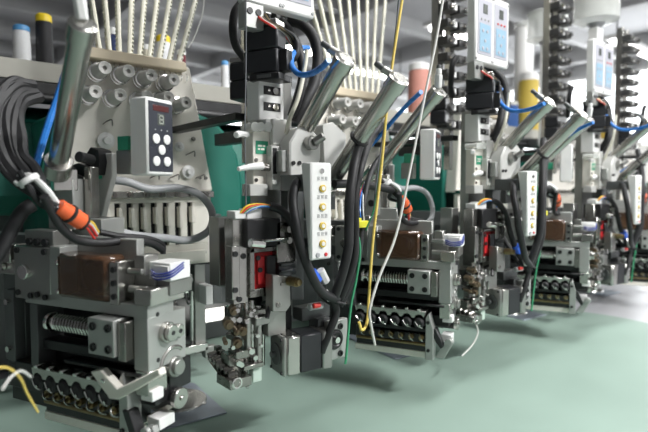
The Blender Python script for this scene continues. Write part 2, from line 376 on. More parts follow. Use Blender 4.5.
for y in (-hw, hw):
    for z in (-hh/2, hh/2): s.box(X1+.002, X1+.0024, c[1]+y-.0007, c[1]+y+.0007, c[2]+z-hh*.4, c[2]+z+hh*.4)
t.part('digit', s, 'digit', dp, bev=0)
s = MB()
for u in (.25, .5, .75):
    c = pf(u, .40); s.cyl(c, (c[0]+.0006, c[1], c[2]), .0012, n=8)
t.part('indicator_dot', s, 'ink', pn, bev=0)
for u, v in ((.27, .53), (.72, .53), (.5, .685), (.27, .85), (.72, .85)):
    c = pf(u, v); t.part('button', MB().lathe(c, (1, 0, 0), [(0, .0078), (.0015, .0078), (.002, .0068)], 20), 'white', pn, bev=0)
t.part('green_connector', MB().f(FA, 117, 128, 136, 150, .08, .03), 'green', hs)
t.part('rear_bracket', MB().f(FA, 116, 130, 150, 174, .085, .03), 'alud', hs)

# grey looping hose of unit A and the dark cables with the orange plug
HOSE = [(112, 180, .98), (128, 182, .97), (150, 189, .97), (178, 188, .97), (200, 195, .97), (212, 212, .97), (209, 230, .96), (190, 240, .95), (165, 238, .94), (140, 236, .93), (118, 232, .92)]
rep1('grey_hose', 'grey hose curling round below the {w} white control box', 'hose', MB().tube([at(*p) for p in HOSE], .0075, 10), 'ghose', 4, 'curling grey hoses')
rep1('black_cable', 'thick black cable running over the top of the {w} brown cover', 'cable', MB().tube([at(x, y, Y) for x, y, Y in [(44, 196, .78), (52, 212, .79), (62, 228, .80), (78, 240, .81), (100, 243, .82), (125, 241, .83), (150, 243, .85), (163, 250, .86)]], .0062, 10), 'rub', 4, 'black cables over the brown covers')
rep1('black_cable', 'thin black cable curling beside the white terminal of the {w} roller attachment', 'cable', MB().tube([at(x, y, Y) for x, y, Y in [(100, 232, .84), (120, 236, .84), (146, 238, .85), (162, 244, .86), (163, 254, .86)]], .0045, 8), 'rub', 4, 'thin cables beside the terminals')
t = rep('cable_plug', 'orange cable plug with coloured wires at the {w} brown cover', 'plug', W, at(72, 214, .80), group='orange plugs above the brown covers')
a, b = at(58, 206, .79), at(82, 222, .805); d = b-a
t.part('plug_shell', MB().tube([a, a+d*.3, a+d*.5, b], lambda u: .0115 if u < .45 else .013, 10, smooth=False), 'orange')
t.part('plug_collar', MB().tube([a+d*.42, a+d*.55], .0145, 10, smooth=False).tube([b, b+d*.12], .012, 10, smooth=False), 'blk')
for k, (m_, o) in enumerate((('wred', 0), ('yel', .006), ('wred', -.006), ('twht', .003))):
    t.part(m_ if False else 'wire', MB().tube([b, at(90+o*300, 226, .81)+Vector((0, 0, o)), at(97+o*300, 236, .82)+Vector((0, 0, o))], .0018, 6), m_, bev=0)
t = rep('wire_harness', 'bundle of dark grey wires sloping down to the {w} orange plug', 'wire bundle', W, at(40, 195, .8), group='dark wire bundles at the orange plugs')
for k in range(5):
    o = (k-2)*.006
    t.part('wire', MB().tube([at(20-k, 172+3*k, .82), at(30, 184, .81)+Vector((0, o, o)), at(43, 196, .80)+Vector((0, -o, o)), at(58, 207, .79)+Vector((0, o*.4, o*.4))], .0036 if k % 2 else .0045, 8), ['rub', 'ghose', 'rub', 'greyd', 'white'][k], bev=0)
t.part('cable_tie', MB().tube([at(27, 178, .812), at(31, 183, .81)], .0145, 12, smooth=False), 'white')
# ------------------------------------------------------------------ multi-needle embroidery head
HY = 1.24
def hp(px, py, y=HY): return W.p(px, py, y)
t = rep('embroidery_head', 'cream multi-needle embroidery head with rows of grey tension knobs, {w} in the row', 'embroidery head', W, (.5, HY+.1, 1.0), 5, 'embroidery heads')
top = [(72, 49), (190, 67), (213, 191), (58, 196)]
face = t.part('face_plate', MB().fp(W, top, HY, .05), 'cream', bev=.004)
rl = t.part('thread_rail', MB().fp(W, [(84, 45), (186, 62), (188, 71), (84, 57)], HY-.03, .07), 'rail', bev=.003)
A_, B_ = hp(96, 70), hp(184, 82)
def knob(p, parent=face):
    b = t.part('tension_disc', MB().lathe(p, (0, -1, 0), [(0, .0215), (.006, .0215), (.008, .013), (.011, .013), (.012, .020), (.018, .020), (.020, .010)], 22), 'chrome', bev=0)
    t.part('tension_knob', MB().lathe(Vector(p)+Vector((0, -.017, 0)), (0, -1, 0), [(0, .0165), (.006, .0165), (.008, .0158), (.048, .0145), (.050, .013), (.048, .005), (.040, .0048)], 18), 'knob', b, bev=0)
for px, py in ((96, 73), (119, 76), (141, 80), (163, 84), (87, 96), (111, 99), (137, 101), (158, 101), (175, 106)): knob(hp(px, py))
s = MB()
for i in range(18):
    p = hp(90+i*5.6, 63+i*.93); s.tube([p+Vector((0, -.004, .012)), p+Vector((0, -.012, .006)), p+Vector((0, -.010, -.006)), p+Vector((0, 0, -.010))], .0014, 5)
t.part('wire_guide', s, 'chrome', face, bev=0)
for px, py, r in ((105, 141, .019), (187, 172, .0165), (178, 147, .012)):
    p = hp(px, py); t.part('check_wheel', MB().lathe(p, (0, -1, 0), [(0, r*.6), (.004, r), (.010, r), (.012, r*.5), (.02, r*.4), (.02, r*.1)], 24), 'white', bev=0)
s = MB()
for px, py in ((103, 124), (186, 155), (170, 178), (150, 178), (196, 178)):
    p = hp(px, py); s.tube([p, p+Vector((.002, -.02, .004)), p+Vector((.012, -.024, .008)), p+Vector((.016, -.016, -.004))], .0015, 6)
t.part('thread_hook', s, 'steel', face, bev=0)
s = MB(); p = hp(193, 139); s.cyl(p, p+Vector((0, -.004, 0)), .0055, n=12)
for px, py in ((174, 128), (200, 178), (206, 178)): p = hp(px, py); s.cyl(p, p+Vector((0, -.003, 0)), .004, n=10)
t.part('screw', s, 'steel', face, bev=0)
# needle case: seven slots with take-up levers
cs = [(62, 196), (211, 194), (211, 264), (62, 272)]
SL = [74, 85, 97, 109, 121, 133, 145, 157, 168, 178]
yc = HY-.012
case = t.part('case_back', MB().fp(W, cs, yc+.012, .05), 'blk')
xs = []
for i in range(10):
    c = W.p(118+(i-3)*12.0-.0, 223, yc).x; xs.append((c-.0068, c+.0068))
zt_, zb_ = W.p(150, 198, yc).z, W.p(150, 268, yc).z
zs, ze = W.p(150, 203, yc).z, W.p(150, 247, yc).z
xl, xr = W.p(62, 230, yc).x, W.p(211, 230, yc).x
s = MB().box(xl, xr, yc, yc+.02, zs, zt_).box(xl, xr, yc, yc+.02, zb_, ze)
e = [xl]+[v for ab in xs if ab[0] > xl and ab[1] < xr for v in ab]+[xr]
for i in range(0, len(e)-1, 2): s.box(e[i], e[i+1], yc, yc+.02, ze, zs)
cp = t.part('needle_case', s, 'cream')
for a, b in xs:
    if a <= xl or b >= xr: continue
    c = (a+b)/2; k = (xs.index((a, b)) % 3)*.006
    t.part('take_up_lever', MB().prism([(c-.002, zs-.05-k), (c+.008, zs-.052-k), (c+.010, zs-.04-k), (c+.006, zs-.028-k), (c+.004, zs-.01), (c-.002, zs-.01)], yc-.016, yc+.004), 'cream', case)
s = MB().box(xl, xr+.004, yc-.012, yc+.03, zt_, zt_+.016)
tr = t.part('case_rail', s, 'alu')
s = MB()
for i in range(9):
    x = xl+.03+(xr-xl-.05)*i/8
    s.cyl((x, yc-.012, zt_+.008), (x, yc-.02, zt_+.008), .0065, n=14).cyl((x, yc-.02, zt_+.008), (x, yc-.022, zt_+.008), .003, n=8)
t.part('rail_screw', s, 'steel', tr, bev=0)
t.part('case_lip', MB().box(xl+.02, xr-.02, yc-.010, yc, zb_+.006, ze-.016), 'cream', cp)
p = W.p(203, 252, yc); t.part('case_screw', MB().cyl(p, p+Vector((0, -.005, 0)), .007, n=14), 'steel', cp, bev=0)
# needle clamps, needles and presser feet
s = MB(); s2 = MB(); s3 = MB()
zn = W.p(150, 285, HY).z
for i, (a, b) in enumerate(xs):
    c = (a+b)/2
    if a <= xl or b >= xr+.02: continue
    s.box(c-.0075, c+.0075, HY-.008, HY+.012, zn-.006, zn+.016).cyl((c, HY-.008, zn+.004), (c, HY-.018, zn+.004), .0055, n=10)
    s2.cyl((c, HY+.002, zn+.012), (c, HY+.002, zb_+.01), .004, n=8)
    s2.cyl((c, HY+.002, zn-.004), (c, HY+.002, zn-.044), .0014, .0009, n=6)
    s3.box(c-.0065, c+.0065, HY+.012, HY+.026, zn-.036, zn+.002).tube([(c, HY+.018, zn-.034), (c, HY+.014, zn-.055), (c, HY-.004, zn-.064)], .003, 6)
t.part('needle_clamp', s, 'alud'); t.part('needle', s2, 'chrome', bev=0); t.part('presser_foot', s3, 'chrome')
p = W.p(206, 292, HY); t.part('knob_end', MB().box(p.x-.01, p.x+.01, HY-.02, HY+.03, p.z-.03, p.z+.02), 'white')
p0, p1 = W.p(205, 262, HY+.02), W.p(206, 352, HY+.02)
t.part('side_guide', MB().box(p0.x-.03, p0.x, HY+.02, HY+.05, p1.z, p0.z+.05).box(p0.x-.012, p0.x+.02, HY-.0, HY+.02, p1.z-.01, p1.z+.02), 'alud')
s = MB()
for a in (192, 199): 
    q0, q1 = W.p(a, 290, HY+.03), W.p(a, 345, HY+.03); s.cyl(q0, q1, .006, n=10)
q = W.p(196, 350, HY+.01); s.box(q.x-.05, q.x+.03, HY, HY+.03, q.z-.004, q.z+.016)
t.part('foot_bar', s, 'chrome')
# teal arm behind the plate, rounded on its right shoulder
poly = [(50, 112), (196, 112), (214, 120), (228, 134), (238, 154), (243, 178), (244, 240), (50, 250)]
t.part('arm_body', MB().fp(W, poly, HY+.05, .33), 'teal', bev=.01)
t.part('arm_side', MB().fp(W, [(200, 250), (236, 248), (236, 302), (200, 305)], HY+.10, .2), 'greyd')
p0, p1 = W.p(213, 255, HY+.03), W.p(222, 300, HY+.03)
t.part('side_plate', MB().box(p0.x, p1.x, HY+.03, HY+.05, p1.z, p0.z+.11), 'greyd')
EX = [o for o in []]
# thread tubes fanning up from each head to the thread rack
TZ = 2.35
for i in range(9):
    b = W.p(100+i*9.8, 50+i*1.5, HY+.01); tp = W.p(93+i*12.6, 4, HY+.06); d = (tp-b); tp = b + d*((TZ-b.z)/d.z)
    s = MB().tube([b+(tp-b)*u/6 for u in range(7)], .0052, 8, smooth=False)
    o = rep1('thread_tube', 'cream ribbed thread tube, one of nine fanning up from the {w} embroidery head', 'thread tube', s, 'tube', 2, 'thread tubes of head')
    if i < 9:
        mbr = MB(); nn = 34; L0 = (tp-b)
        for j in range(nn):
            c = L0*(.004+.5*j/nn); d_ = L0.normalized(); mbr.cyl(c, c+d_*.005, .0066, n=8)
        r = link('ribbed_sleeve', mbr, M['tube'], 0); r.parent = o
# needle plate let into the table below each head
t = rep('needle_plate', 'blue-grey steel needle plate on the table below the {w} embroidery head', 'needle plate', W, (.5, 1.13, TABLE+.004), 4, 'needle plates')
def tb_(px, py, z=TABLE+.004):
    d = ray(px, py); return CAM + d*((z-CAM.z)/d.z)
pp = [tb_(*q) for q in ((227, 413), (160, 431), (128, 376), (195, 384))]
bm = MB(); z0 = TABLE+.003; z1 = TABLE+.007
va = [bm.b.verts.new((p.x, p.y, z0)) for p in pp]; vb = [bm.b.verts.new((p.x, p.y, z1)) for p in pp]
bm.b.faces.new(va); bm.b.faces.new(vb)
for i in range(4): bm.b.faces.new((va[i], va[(i+1) % 4], vb[(i+1) % 4], vb[i]))
t.part('plate', bm, 'plate')
c = tb_(178, 402); t.part('round_insert', MB().lathe((c.x, c.y, z1), (0, 0, 1), [(0, .066), (.004, .064), (.005, .045), (.004, .02), (.004, .004)], 40), 'alu', bev=0)
c = tb_(203, 405); t.part('plate_screw', MB().cyl((c.x, c.y, z1), (c.x, c.y, z1+.002), .008, n=14), 'chrome', bev=0)
# ------------------------------------------------------------------ unit B: stitching attachment on its own column
B = Frame()
FM = Frame(at(255, 50, .85).x, at(255, 50, .85).y, math.radians(-64.1))
t = rep('stepper_motor', 'black upper stepper motor with a pale top flange on the {w} slotted column', 'motor', FM, FM.p(260, 78, .0), 4, 'upper stepper motors')
mb = MB().f(FM, 243, 277, 26, 49, 0, .036).f(FM, 243, 277, 49.5, 73, 0, .036)
mo = t.part('motor_body', mb, 'motor', bev=.003)
t.part('top_flange', MB().f(FM, 243, 276, 20, 26, .002, .032), 'alu')
s = MB(); 
for px in (251, 266): p = FM.p(px, 23, .002); s.cyl(p, p+Vector((0, -.002, 0)), .003, n=8)
t.part('flange_screw', s, 'blk', bev=0)
ft = t.part('foot_plate', MB().f(FM, 249, 279, 73, 80, -.006, .045), 'blk')
p = FM.p(264, 76, -.006); t.part('foot_slot', MB().box(p.x-.015, p.x+.015, -.0075, -.006, p.z-.003, p.z+.003), 'greyd', ft, bev=0)
xr_ = FM.p(277, 50, 0).x; zt1, zb1 = FM.p(277, 48, 0).z, FM.p(277, 70, 0).z
t.part('cable_gland', MB().box(xr_, xr_+.016, .008, .03, zb1, zt1), 'blk')
t = rep('stepper_motor', 'black rear stepper motor left of the {w} upper motor', 'motor', FM, FM.p(238, 100, .14), 4, 'rear stepper motors')
t.part('motor_body', MB().f(FM, 229, 247, 62, 80, .14, .06).f(FM, 229, 247, 80.5, 99, .14, .06), 'motor', bev=.003)
t.part('top_flange', MB().f(FM, 229, 247, 57, 62, .142, .055), 'alu')
# white slotted column
CY = .84
t = rep('slotted_column', 'white column with two black slots under the {w} upper motor', 'column', W, at(270, 195, CY), 4, 'slotted columns')
cb = t.part('column_body', MB().f(W, 259, 284, 80, 121, CY, .045), 'white', bev=.002)
for py in (91, 107):
    p = at(272, py, CY); t.part('slot', MB().box(p.x-.019, p.x+.019, CY-.001, CY, p.z-.008, p.z+.008), 'blk', cb, bev=.0)
    t.part('bolt', MB().cyl((p.x+.006, CY-.001, p.z), (p.x+.006, CY-.005, p.z), .0065, n=14).cyl((p.x-.008, CY-.001, p.z), (p.x-.008, CY-.003, p.z), .003, n=10), 'chrome', cb, bev=0)
lab = t.part('cream_plate', MB().f(W, 253, 273, 128, 188, CY+.0, .03), 'cream')
g = t.part('green_label', MB().f(W, 256, 268, 141, 154, CY-.0012, .0012), 'green', lab, bev=0)
p0, p1 = at(258, 144, CY-.0016), at(266, 151, CY-.0016)
s = MB()
for k, (u, w_) in enumerate(((0, .5), (.6, .3), (0, .25), (.35, .45))):
    z = p0.z + (p1.z-p0.z)*(.25 if k < 2 else .75); x = p0.x+(p1.x-p0.x)*u
    s.box(x, x+(p1.x-p0.x)*w_, CY-.0018, CY-.0012, z-.0018, z+.0018)
t.part('label_print', s, 'cream', lab, bev=0)
sp = t.part('slotted_plate', MB().f(W, 272, 293, 146, 190, CY-.02, .03).f(W, 250, 268, 184, 196, CY-.01, .03), 'pale')
t.part('slot', MB().f(W, 273, 277, 148, 174, CY-.021, .001), 'blk', sp, bev=0)
t.part('hook_block', MB().f(W, 273, 287, 119, 145, CY-.012, .03).f(W, 266, 273, 119, 132, CY-.005, .02), 'pale')
s = MB()
for px in (253, 259, 266): 
    p = at(px, 127, CY-.004); s.cyl(p+Vector((0, .03, 0)), p+Vector((0, -.008, 0)), .009, n=12)
t.part('thread_guide', s, 'clear', bev=0)
t.part('guide_tip', MB().tube([at(262, 166, CY-.01), at(250, 167, CY-.02), at(238, 169, CY-.03)], lambda u: .008-.004*u, 10).tube([at(247, 135, CY), at(240, 134, CY-.02), at(236, 135, CY-.03)], .006, 8), 'white')
s = MB()
for px, py in ((256, 160), (268, 160), (256, 180), (268, 180)): screw(s, at(px, py, CY), (0, -1, 0), .004)
for px, py in ((262, 168), (266, 166)): p = at(px, py, CY-.01); s.cyl(p, p+Vector((.02, 0, 0)), .006, n=10)
t.part('bolt', s, 'steel', bev=0)
t.part('rear_spine', MB().f(W, 258, 292, 80, 320, CY+.045, .03), 'alud')
t.part('rear_tie', MB().box(at(257, 120, CY).x, at(268, 120, CY).x, CY+.08, HY-.001, at(262, 116, CY).z, at(262, 108, CY).z), 'blk')

# dual control box on top
DY = .83
t = rep('control_box', 'white twin-panel control box above the {w} upper stepper motor', 'control box', W, at(280, 17, DY), 4, 'twin-panel control boxes')
zb = at(284, 11, DY).z; x0, x1 = at(245, 10, DY).x, at(315, 20, DY).x; zt = zb + .185
t.base = Vector(((x0+x1)/2, DY, zb)); t.e.location = t.base
hs = t.part('housing', MB().box(x0, x1, DY, DY+.028, zb, zt), 'white', bev=.004)
xm = (x0+x1)/2
for k in (0, 1):
    a = x0+.010 if k == 0 else xm+.006; b = xm-.006 if k == 0 else x1-.010
    pn = t.part('panel', MB().box(a, b, DY-.0012, DY, zb+.022, zt-.018), 'lgrey', hs, bev=0)
    H = zt-zb-.04
    t.part('display', MB().box(a+(b-a)*.35, a+(b-a)*.65, DY-.0022, DY-.0012, zt-.018-H*.25, zt-.018-H*.08), 'disp', pn, bev=0)
    s = MB()
    for u in (.25, .5, .75): s.cyl((a+(b-a)*u, DY-.0012, zt-.018-H*.36), (a+(b-a)*u, DY-.003, zt-.018-H*.36), .003, n=10)
    t.part('indicator', s, 'wred' if k else 'ink', pn, bev=0)
    kp = t.part('keypad', MB().box(a+(b-a)*.12, b-(b-a)*.12, DY-.002, DY-.0012, zb+.03, zt-.018-H*.44), 'lblue', pn, bev=0)
    s = MB()
    for u, v in ((.3, .75), (.7, .75), (.5, .4), (.3, .12), (.7, .12)):
        X = a+(b-a)*(.12+.76*u); Z = zb+.03+(zt-.018-H*.44-zb-.03)*v; s.cyl((X, DY-.002, Z), (X, DY-.003, Z), .0045, n=14)
    t.part('key', s, 'lgrey', kp, bev=0)
s = MB()
for x in (x0+.006, xm-.003, xm+.003, x1-.006):
    for z in (zb+.009, zt-.009): s.cyl((x, DY, z), (x, DY-.002, z), .0032, n=10)
t.part('corner_screw', s, 'ink', hs, bev=0)
t.part('hanger', MB().box(x0-.0, x0+.04, DY+.0, DY+.025, zb-.045, zb), 'grey')
s = MB()
for x in (x0+.01, x0+.028): s.cyl((x, DY, zb-.015), (x, DY-.002, zb-.015), .006, n=12)
t.part('hanger_bolt', s, 'blk', bev=0)

t = rep('wire_harness', 'coloured wires spilling from under the {w} twin-panel control box', 'wire bundle', W, at(276, 24, .81), 4, 'coloured wires under the twin-panel boxes')
for k, m_ in enumerate(('wred', 'twht', 'brass', 'rub', 'brass', 'rub')):
    o = k*2.2
    t.part('wire', MB().tube([at(256+o, 14, .84), at(262+o, 20+o*.2, .82), at(272+o, 26+o*.2, .81), at(283+o, 33+o*.3, .82), at(291+o*.5, 44+o*.3, .85)], .0022, 6), m_, bev=0)
# faceted bracket and the two tilted cylinders
t = rep('cylinder_bracket', 'grey faceted bracket holding the tilted cylinders of the {w} slotted column', 'bracket', W, at(300, 190, .80), 4, 'faceted cylinder brackets')
hb = t.part('faceted_plate', MB().fp(W, [(290, 142), (299, 127), (311, 128), (321, 139), (321, 160), (308, 178), (290, 186)], .79, .035), 'pale', bev=.003)
s = MB()
for px, py in ((299, 163), (293, 163)): p = at(px, py, .79); s.cyl(p, p+Vector((0, -.003, 0)), .004, n=10)
t.part('bolt', s, 'blk', hb, bev=0)
t.part('side_plate', MB().fp(W, [(323, 125), (333, 122), (346, 135), (346, 160), (325, 178)], .84, .03), 'pale')
p = at(309, 143, .79); t.part('swivel_fitting', MB().cyl(p, p+Vector((.0, -.016, .0)), .014, n=16).cyl(p+Vector((0, -.016, 0)), p+Vector((.012, -.03, .012)), .008, n=12), 'alud')
t.part('spine_link', MB().box(at(285, 160, .79).x, at(300, 160, .79).x, .8, CY+.06, at(292, 172, .79).z, at(292, 150, .79).z), 'grey')
t.part('lower_plate', MB().fp(W, [(288, 186), (304, 180), (304, 300), (288, 300)], .83, .025), 'greyd')
ta = at(346, 57, .676); tb2 = ta + Vector((.02, .235, -.20))
t, a, d, L = cylinder('silver pneumatic cylinder tilted above the {w} white four-button box', ta, tb2, .0165, 4, 'left tilted cylinders')
def cyl_fit(t, a, d):
    n_ = d.cross(Vector((1, 0, 0))).normalized()
    if n_.z < 0: n_ = -n_
    p = a + d*.012
    f = t.part('air_fitting', MB().tube([p+n_*.014, p+n_*.024, p+n_*.036+Vector((-.012, -.0, 0))], .0075, 10), 'alud')
    t.part('fitting_collar', MB().cyl(p+n_*.034+Vector((-.010, 0, 0)), p+n_*.05+Vector((-.02, 0, 0)), .0055), 'greyd', f)
cyl_fit(t, a, d)
ta3 = at(400, 77, .63); tb3 = ta3 + Vector((.02, .23, -.2))
t, a, d, L = cylinder('silver pneumatic cylinder with black strap, right of the {w} four-button box', ta3, tb3, .0165, 4, 'right tilted cylinders')
cyl_fit(t, a, d)
t.part('strap', MB().ring(a+d*.15, d, .018, .003, 20, 6), 'rub', bev=0)
t.part('grey_bracket', MB().box(tb3.x-.02, tb3.x+.02, tb3.y-.01, tb3.y+.10, tb3.z-.04, tb3.z+.0), 'greyd')

# box with four amber push buttons
LY = .70
t = rep('indicator_box', 'long white box of four amber push buttons hanging right of the {w} faceted bracket', 'indicator box', W, at(322, 259, LY), 4, 'four-button boxes')
zt, zb = at(321, 162.5, LY).z, at(322, 259.5, LY).z; x0, x1 = at(311, 210, LY).x, at(332, 210, LY).x; xc = (x0+x1)/2
mb = MB(); sec = [(LY, zb), (LY, zt), (LY+.030, zt), (LY+.008, zb)]
va = [mb.b.verts.new((x0, y, z)) for y, z in sec]; vb = [mb.b.verts.new((x1, y, z)) for y, z in sec]
mb.b.faces.new(va); mb.b.faces.new(vb)
for i in range(4): mb.b.faces.new((va[i], va[(i+1) % 4], vb[(i+1) % 4], vb[i]))
hs = t.part('housing', mb, 'white', bev=.003)
H = zt-zb
for v in (.265, .455, .65, .835):
    z = zt-H*v
    t.part('button_ring', MB().lathe((xc+.001, LY, z), (0, -1, 0), [(0, .0066), (.003, .0066), (.0035, .0055)], 20), 'led', hs, bev=0)
    t.part('button_core', MB().cyl((xc+.001, LY-.0035, z), (xc+.001, LY-.0045, z), .0038, n=12), 'white', hs, bev=0)
    s = MB(); rr = random.Random(3)                  # the faint printed characters above each button
    for g in range(3):
        gx = xc-.0095+g*.0082; gz = z+.0145
        for k in range(5):
            if k < 3: s.box(gx, gx+.006-.002*(g == 0), LY-.0006, LY, gz+k*.0026-.0004, gz+k*.0026+.0004)
            else: s.box(gx+.001+(k-3)*.0026, gx+.0018+(k-3)*.0026, LY-.0006, LY, gz-.0004+.0016*(g == 1), gz+.0058)
    t.part('button_caption', s, 'ink', hs, bev=0)
s = MB(); screw(s, (xc, LY, zt-H*.085), (0, -1, 0), .005); t.part('top_screw', s, 'chrome', hs, bev=0)
s = MB(); screw(s, (xc-.009, LY, zb+H*.05), (0, -1, 0), .0045); t.part('grey_jack', s, 'ghose', hs, bev=0)
s = MB(); screw(s, (xc+.009, LY, zb+H*.05), (0, -1, 0), .0035); t.part('red_lamp', s, 'red', hs, bev=0)
t.part('rear_hanger', MB().box(x0+.005, x1-.005, LY+.03, .80, zt-.05, zt-.02), 'greyd')

# lower chassis: black block, plates, red insert, knob
t = rep('stitching_attachment', 'steel stitching attachment with a red insert below the {w} slotted column', 'sewing attachment', W, at(255, 385, .80), 4, 'stitching attachments with red inserts')
SY = .80
t.part('head_block', MB().f(W, 247, 281, 219, 247, SY-.02, .06), 'blk', bev=.002)
t.part('left_plate', MB().f(W, 233, 248, 219, 304, SY-.005, .03).f(W, 232, 240, 246, 300, SY-.02, .02), 'alu')
lp = t.part('rear_plate', MB().f(W, 219, 233, 217, 286, SY+.07, .04), 'alud')
s = MB()
for px, py in ((235, 254), (243, 256), (235, 290), (239, 299)): screw(s, at(px, py, SY-.02), (0, -1, 0), .0055, .003)
t.part('plate_bolt', s, 'blk', bev=0)
rd = t.part('red_insert', MB().f(W, 254, 277, 252, 288, SY-.004, .02).f(W, 258, 270, 256, 284, SY-.010, .01), 'red')
s = MB()
for px, py in ((260, 270), (258, 258), (268, 285)): screw(s, at(px, py, SY-.011), (0, -1, 0), .005, .002)
t.part('red_insert_bolt', s, 'blk', rd, bev=0)
t.part('clasp', MB().f(W, 267, 276, 256, 278, SY-.018, .02), 'blk', rd)
t.part('red_frame', MB().f(W, 250, 255, 248, 292, SY-.012, .02).f(W, 250, 281, 247, 252, SY-.012, .02).f(W, 250, 281, 288, 296, SY-.012, .02), 'steel')
t.part('right_plate', MB().f(W, 277, 296, 222, 262, SY-.02, .03), 'steel')
t.part('bar_pin', MB().cyl(at(262, 241, SY-.05), at(288, 239, SY-.03), .0028).cyl(at(250, 243, SY-.045), at(264, 244, SY-.045), .008), 'chrome')
s = MB()
for px, py in ((286, 229), (286, 240)): p = at(px, py, SY-.02); s.cyl(p, p+Vector((0, -.012, 0)), .006, n=14)
t.part('plate_pin', s, 'alu', bev=0)
kp = t.part('knob_plate', MB().fp(W, [(273, 275), (290, 277), (291, 305), (286, 312), (273, 312)], SY-.04, .025), 'alud')
p = at(289, 281, SY-.04); t.part('knob', MB().cyl(p, p+Vector((.004, -.02, 0)), .0085, n=20).cyl(p+Vector((.004, -.02, 0)), p+Vector((.005, -.026, 0)), .006, n=20), 'brass', kp, bev=0)
s = MB(); screw(s, at(278, 305, SY-.04), (0, -1, 0), .005); screw(s, at(282, 284, SY-.04), (0, -1, 0), .004); t.part('plate_bolt', s, 'steel', kp, bev=0)
t.part('dark_core', MB().f(W, 256, 292, 248, 334, SY+.02, .03), 'blk')
t.part('ribbed_block', MB().f(W, 279, 297, 260, 276, SY-.015, .03).f(W, 281, 296, 263, 266, SY-.02, .01).f(W, 281, 296, 269, 272, SY-.02, .01), 'greyd')
t.part('motor_plate', MB().f(W, 268, 286, 296, 335, SY-.01, .02), 'alud')
# needle bar, rods and the foot carriage
s = MB()
for px, r, a, b in ((239, .006, 285, 372), (246, .0045, 290, 378), (252, .0055, 300, 372), (258, .0065, 305, 368), (263, .004, 300, 365)):
    y = SY+.005+.006*(px % 3); s.cyl(at(px, a, y), at(px, b, y), r, n=14)
t.part('guide_rod', s, 'chrome', bev=0)
s = MB()
for px, py, r, w_ in ((229, 323, .009, .012), (238, 342, .008, .012), (226, 341, .004, .02), (243, 330, .008, .010), (234, 310, .007, .010), (237, 331, .005, .016)):
    p = at(px, py, SY-.005); s.cyl(p+Vector((.004, .014, 0)), p+Vector((-.006, -.010, 0)), r, n=16).cyl(p+Vector((-.006, -.010, 0)), p+Vector((-.008, -.016, 0)), r*.55, n=12)
t.part('brass_collar', s, mat('worn_brass', (.19,.15,.10), .9, .4, .2, 60), bev=0)
s = MB().f(W, 232, 242, 308, 332, SY+.01, .03).f(W, 234, 262, 333, 339, SY+.0, .03).f(W, 236, 256, 350, 358, SY-.005, .03).f(W, 229, 246, 354, 366, SY+.005, .03).f(W, 246, 266, 310, 316, SY-.008, .03)
t.part('rod_clamp', s, 'steel')
t.part('needle_slide', MB().f(W, 236, 243, 300, 372, SY+.012, .02).f(W, 247, 251, 318, 350, SY-.012, .012), 'alud')
rq = random.Random(5); s = MB()
for i in range(16):
    px, py = rq.uniform(232, 262), rq.uniform(306, 366); p = at(px, py, SY-.006-.012*rq.random()); r = rq.uniform(.0025, .0055)
    s.cyl(p, p+Vector((-.002, -.008, 0)), r, n=6 if i % 2 else 12)
t.part('bolt', s, 'chrome', bev=0)
s = MB().f(W, 256, 270, 317, 325, SY-.02, .03).f(W, 258, 262, 325, 368, SY-.01, .02)
t.part('steel_yoke', s, 'alud')
s = MB().tube([at(262, 304, SY), at(270, 302, SY-.02), at(267, 318, SY-.03)], .004, 8); t.part('arc_tube', s, 'blk', bev=0)
mb = MB(); pp = [at(*q) for q in ((207, 360, .89), (213, 358, .88), (237, 380, .80), (233, 389, .79), (228, 388, .80))]
va = [mb.b.verts.new(p) for p in pp]; vb = [mb.b.verts.new(p+Vector((.01, .012, .008))) for p in pp]
mb.b.faces.new(va); mb.b.faces.new(vb[::-1])
for i in range(5): mb.b.faces.new((va[i], va[(i+1) % 5], vb[(i+1) % 5], vb[i]))
t.part('side_arm', mb, 'steel')
s = MB()
for i in range(6):
    u = i/5; p = at(212+u*20, 357+u*18, .87-.07*u); s.cyl(p+Vector((-.008, 0, 0)), p+Vector((.008, -.006, .004)), .0075 if i % 2 else .0095, n=12)
    p = at(218+u*16, 350+u*20, .88-.07*u); s.box(p.x-.006, p.x+.006, p.y-.006, p.y+.006, p.z-.006, p.z+.008)
t.part('link_chain', s, 'steel')
t.part('foot_base', MB().f(W, 230, 252, 378, 388, SY-.02, .05).f(W, 244, 264, 364, 369, SY-.02, .05), 'steel')
s = MB(); p = at(237, 383, SY-.02); s.ring(p, (0, 1, 0), .0085, .0025, 16, 6); t.part('foot_ring', s, 'chrome', bev=0)
t.part('pale_stop', MB().f(W, 253, 262, 365, 382, SY-.01, .015), mat('pale_green_plastic', (.55,.66,.58), 0, .5, .04, 30))
t.part('presser_foot', MB().tube([at(246, 372, SY), at(246, 382, SY), at(248, 388, SY-.01)], .004, 8), 'chrome')
# terminal block and coloured wires above the chassis
tm = t.part('terminal', MB().f(W, 235, 246, 211, 219, SY-.01, .03).f(W, 247, 262, 209, 219, SY-.005, .03), 'white')
for k, m_ in enumerate(('yel', 'wred', 'orange', 'green', 'twht', 'blue')):
    o = k*1.2
    t.part('wire', MB().tube([at(240+o, 213, SY-.01), at(247+o, 206+o*.5, SY-.015), at(258+o, 204+o*.4, SY-.015), at(271+o, 206+o*.5, SY-.01), at(282, 213+o*.5, SY-.01)], .0017, 6), m_, tm, bev=0)

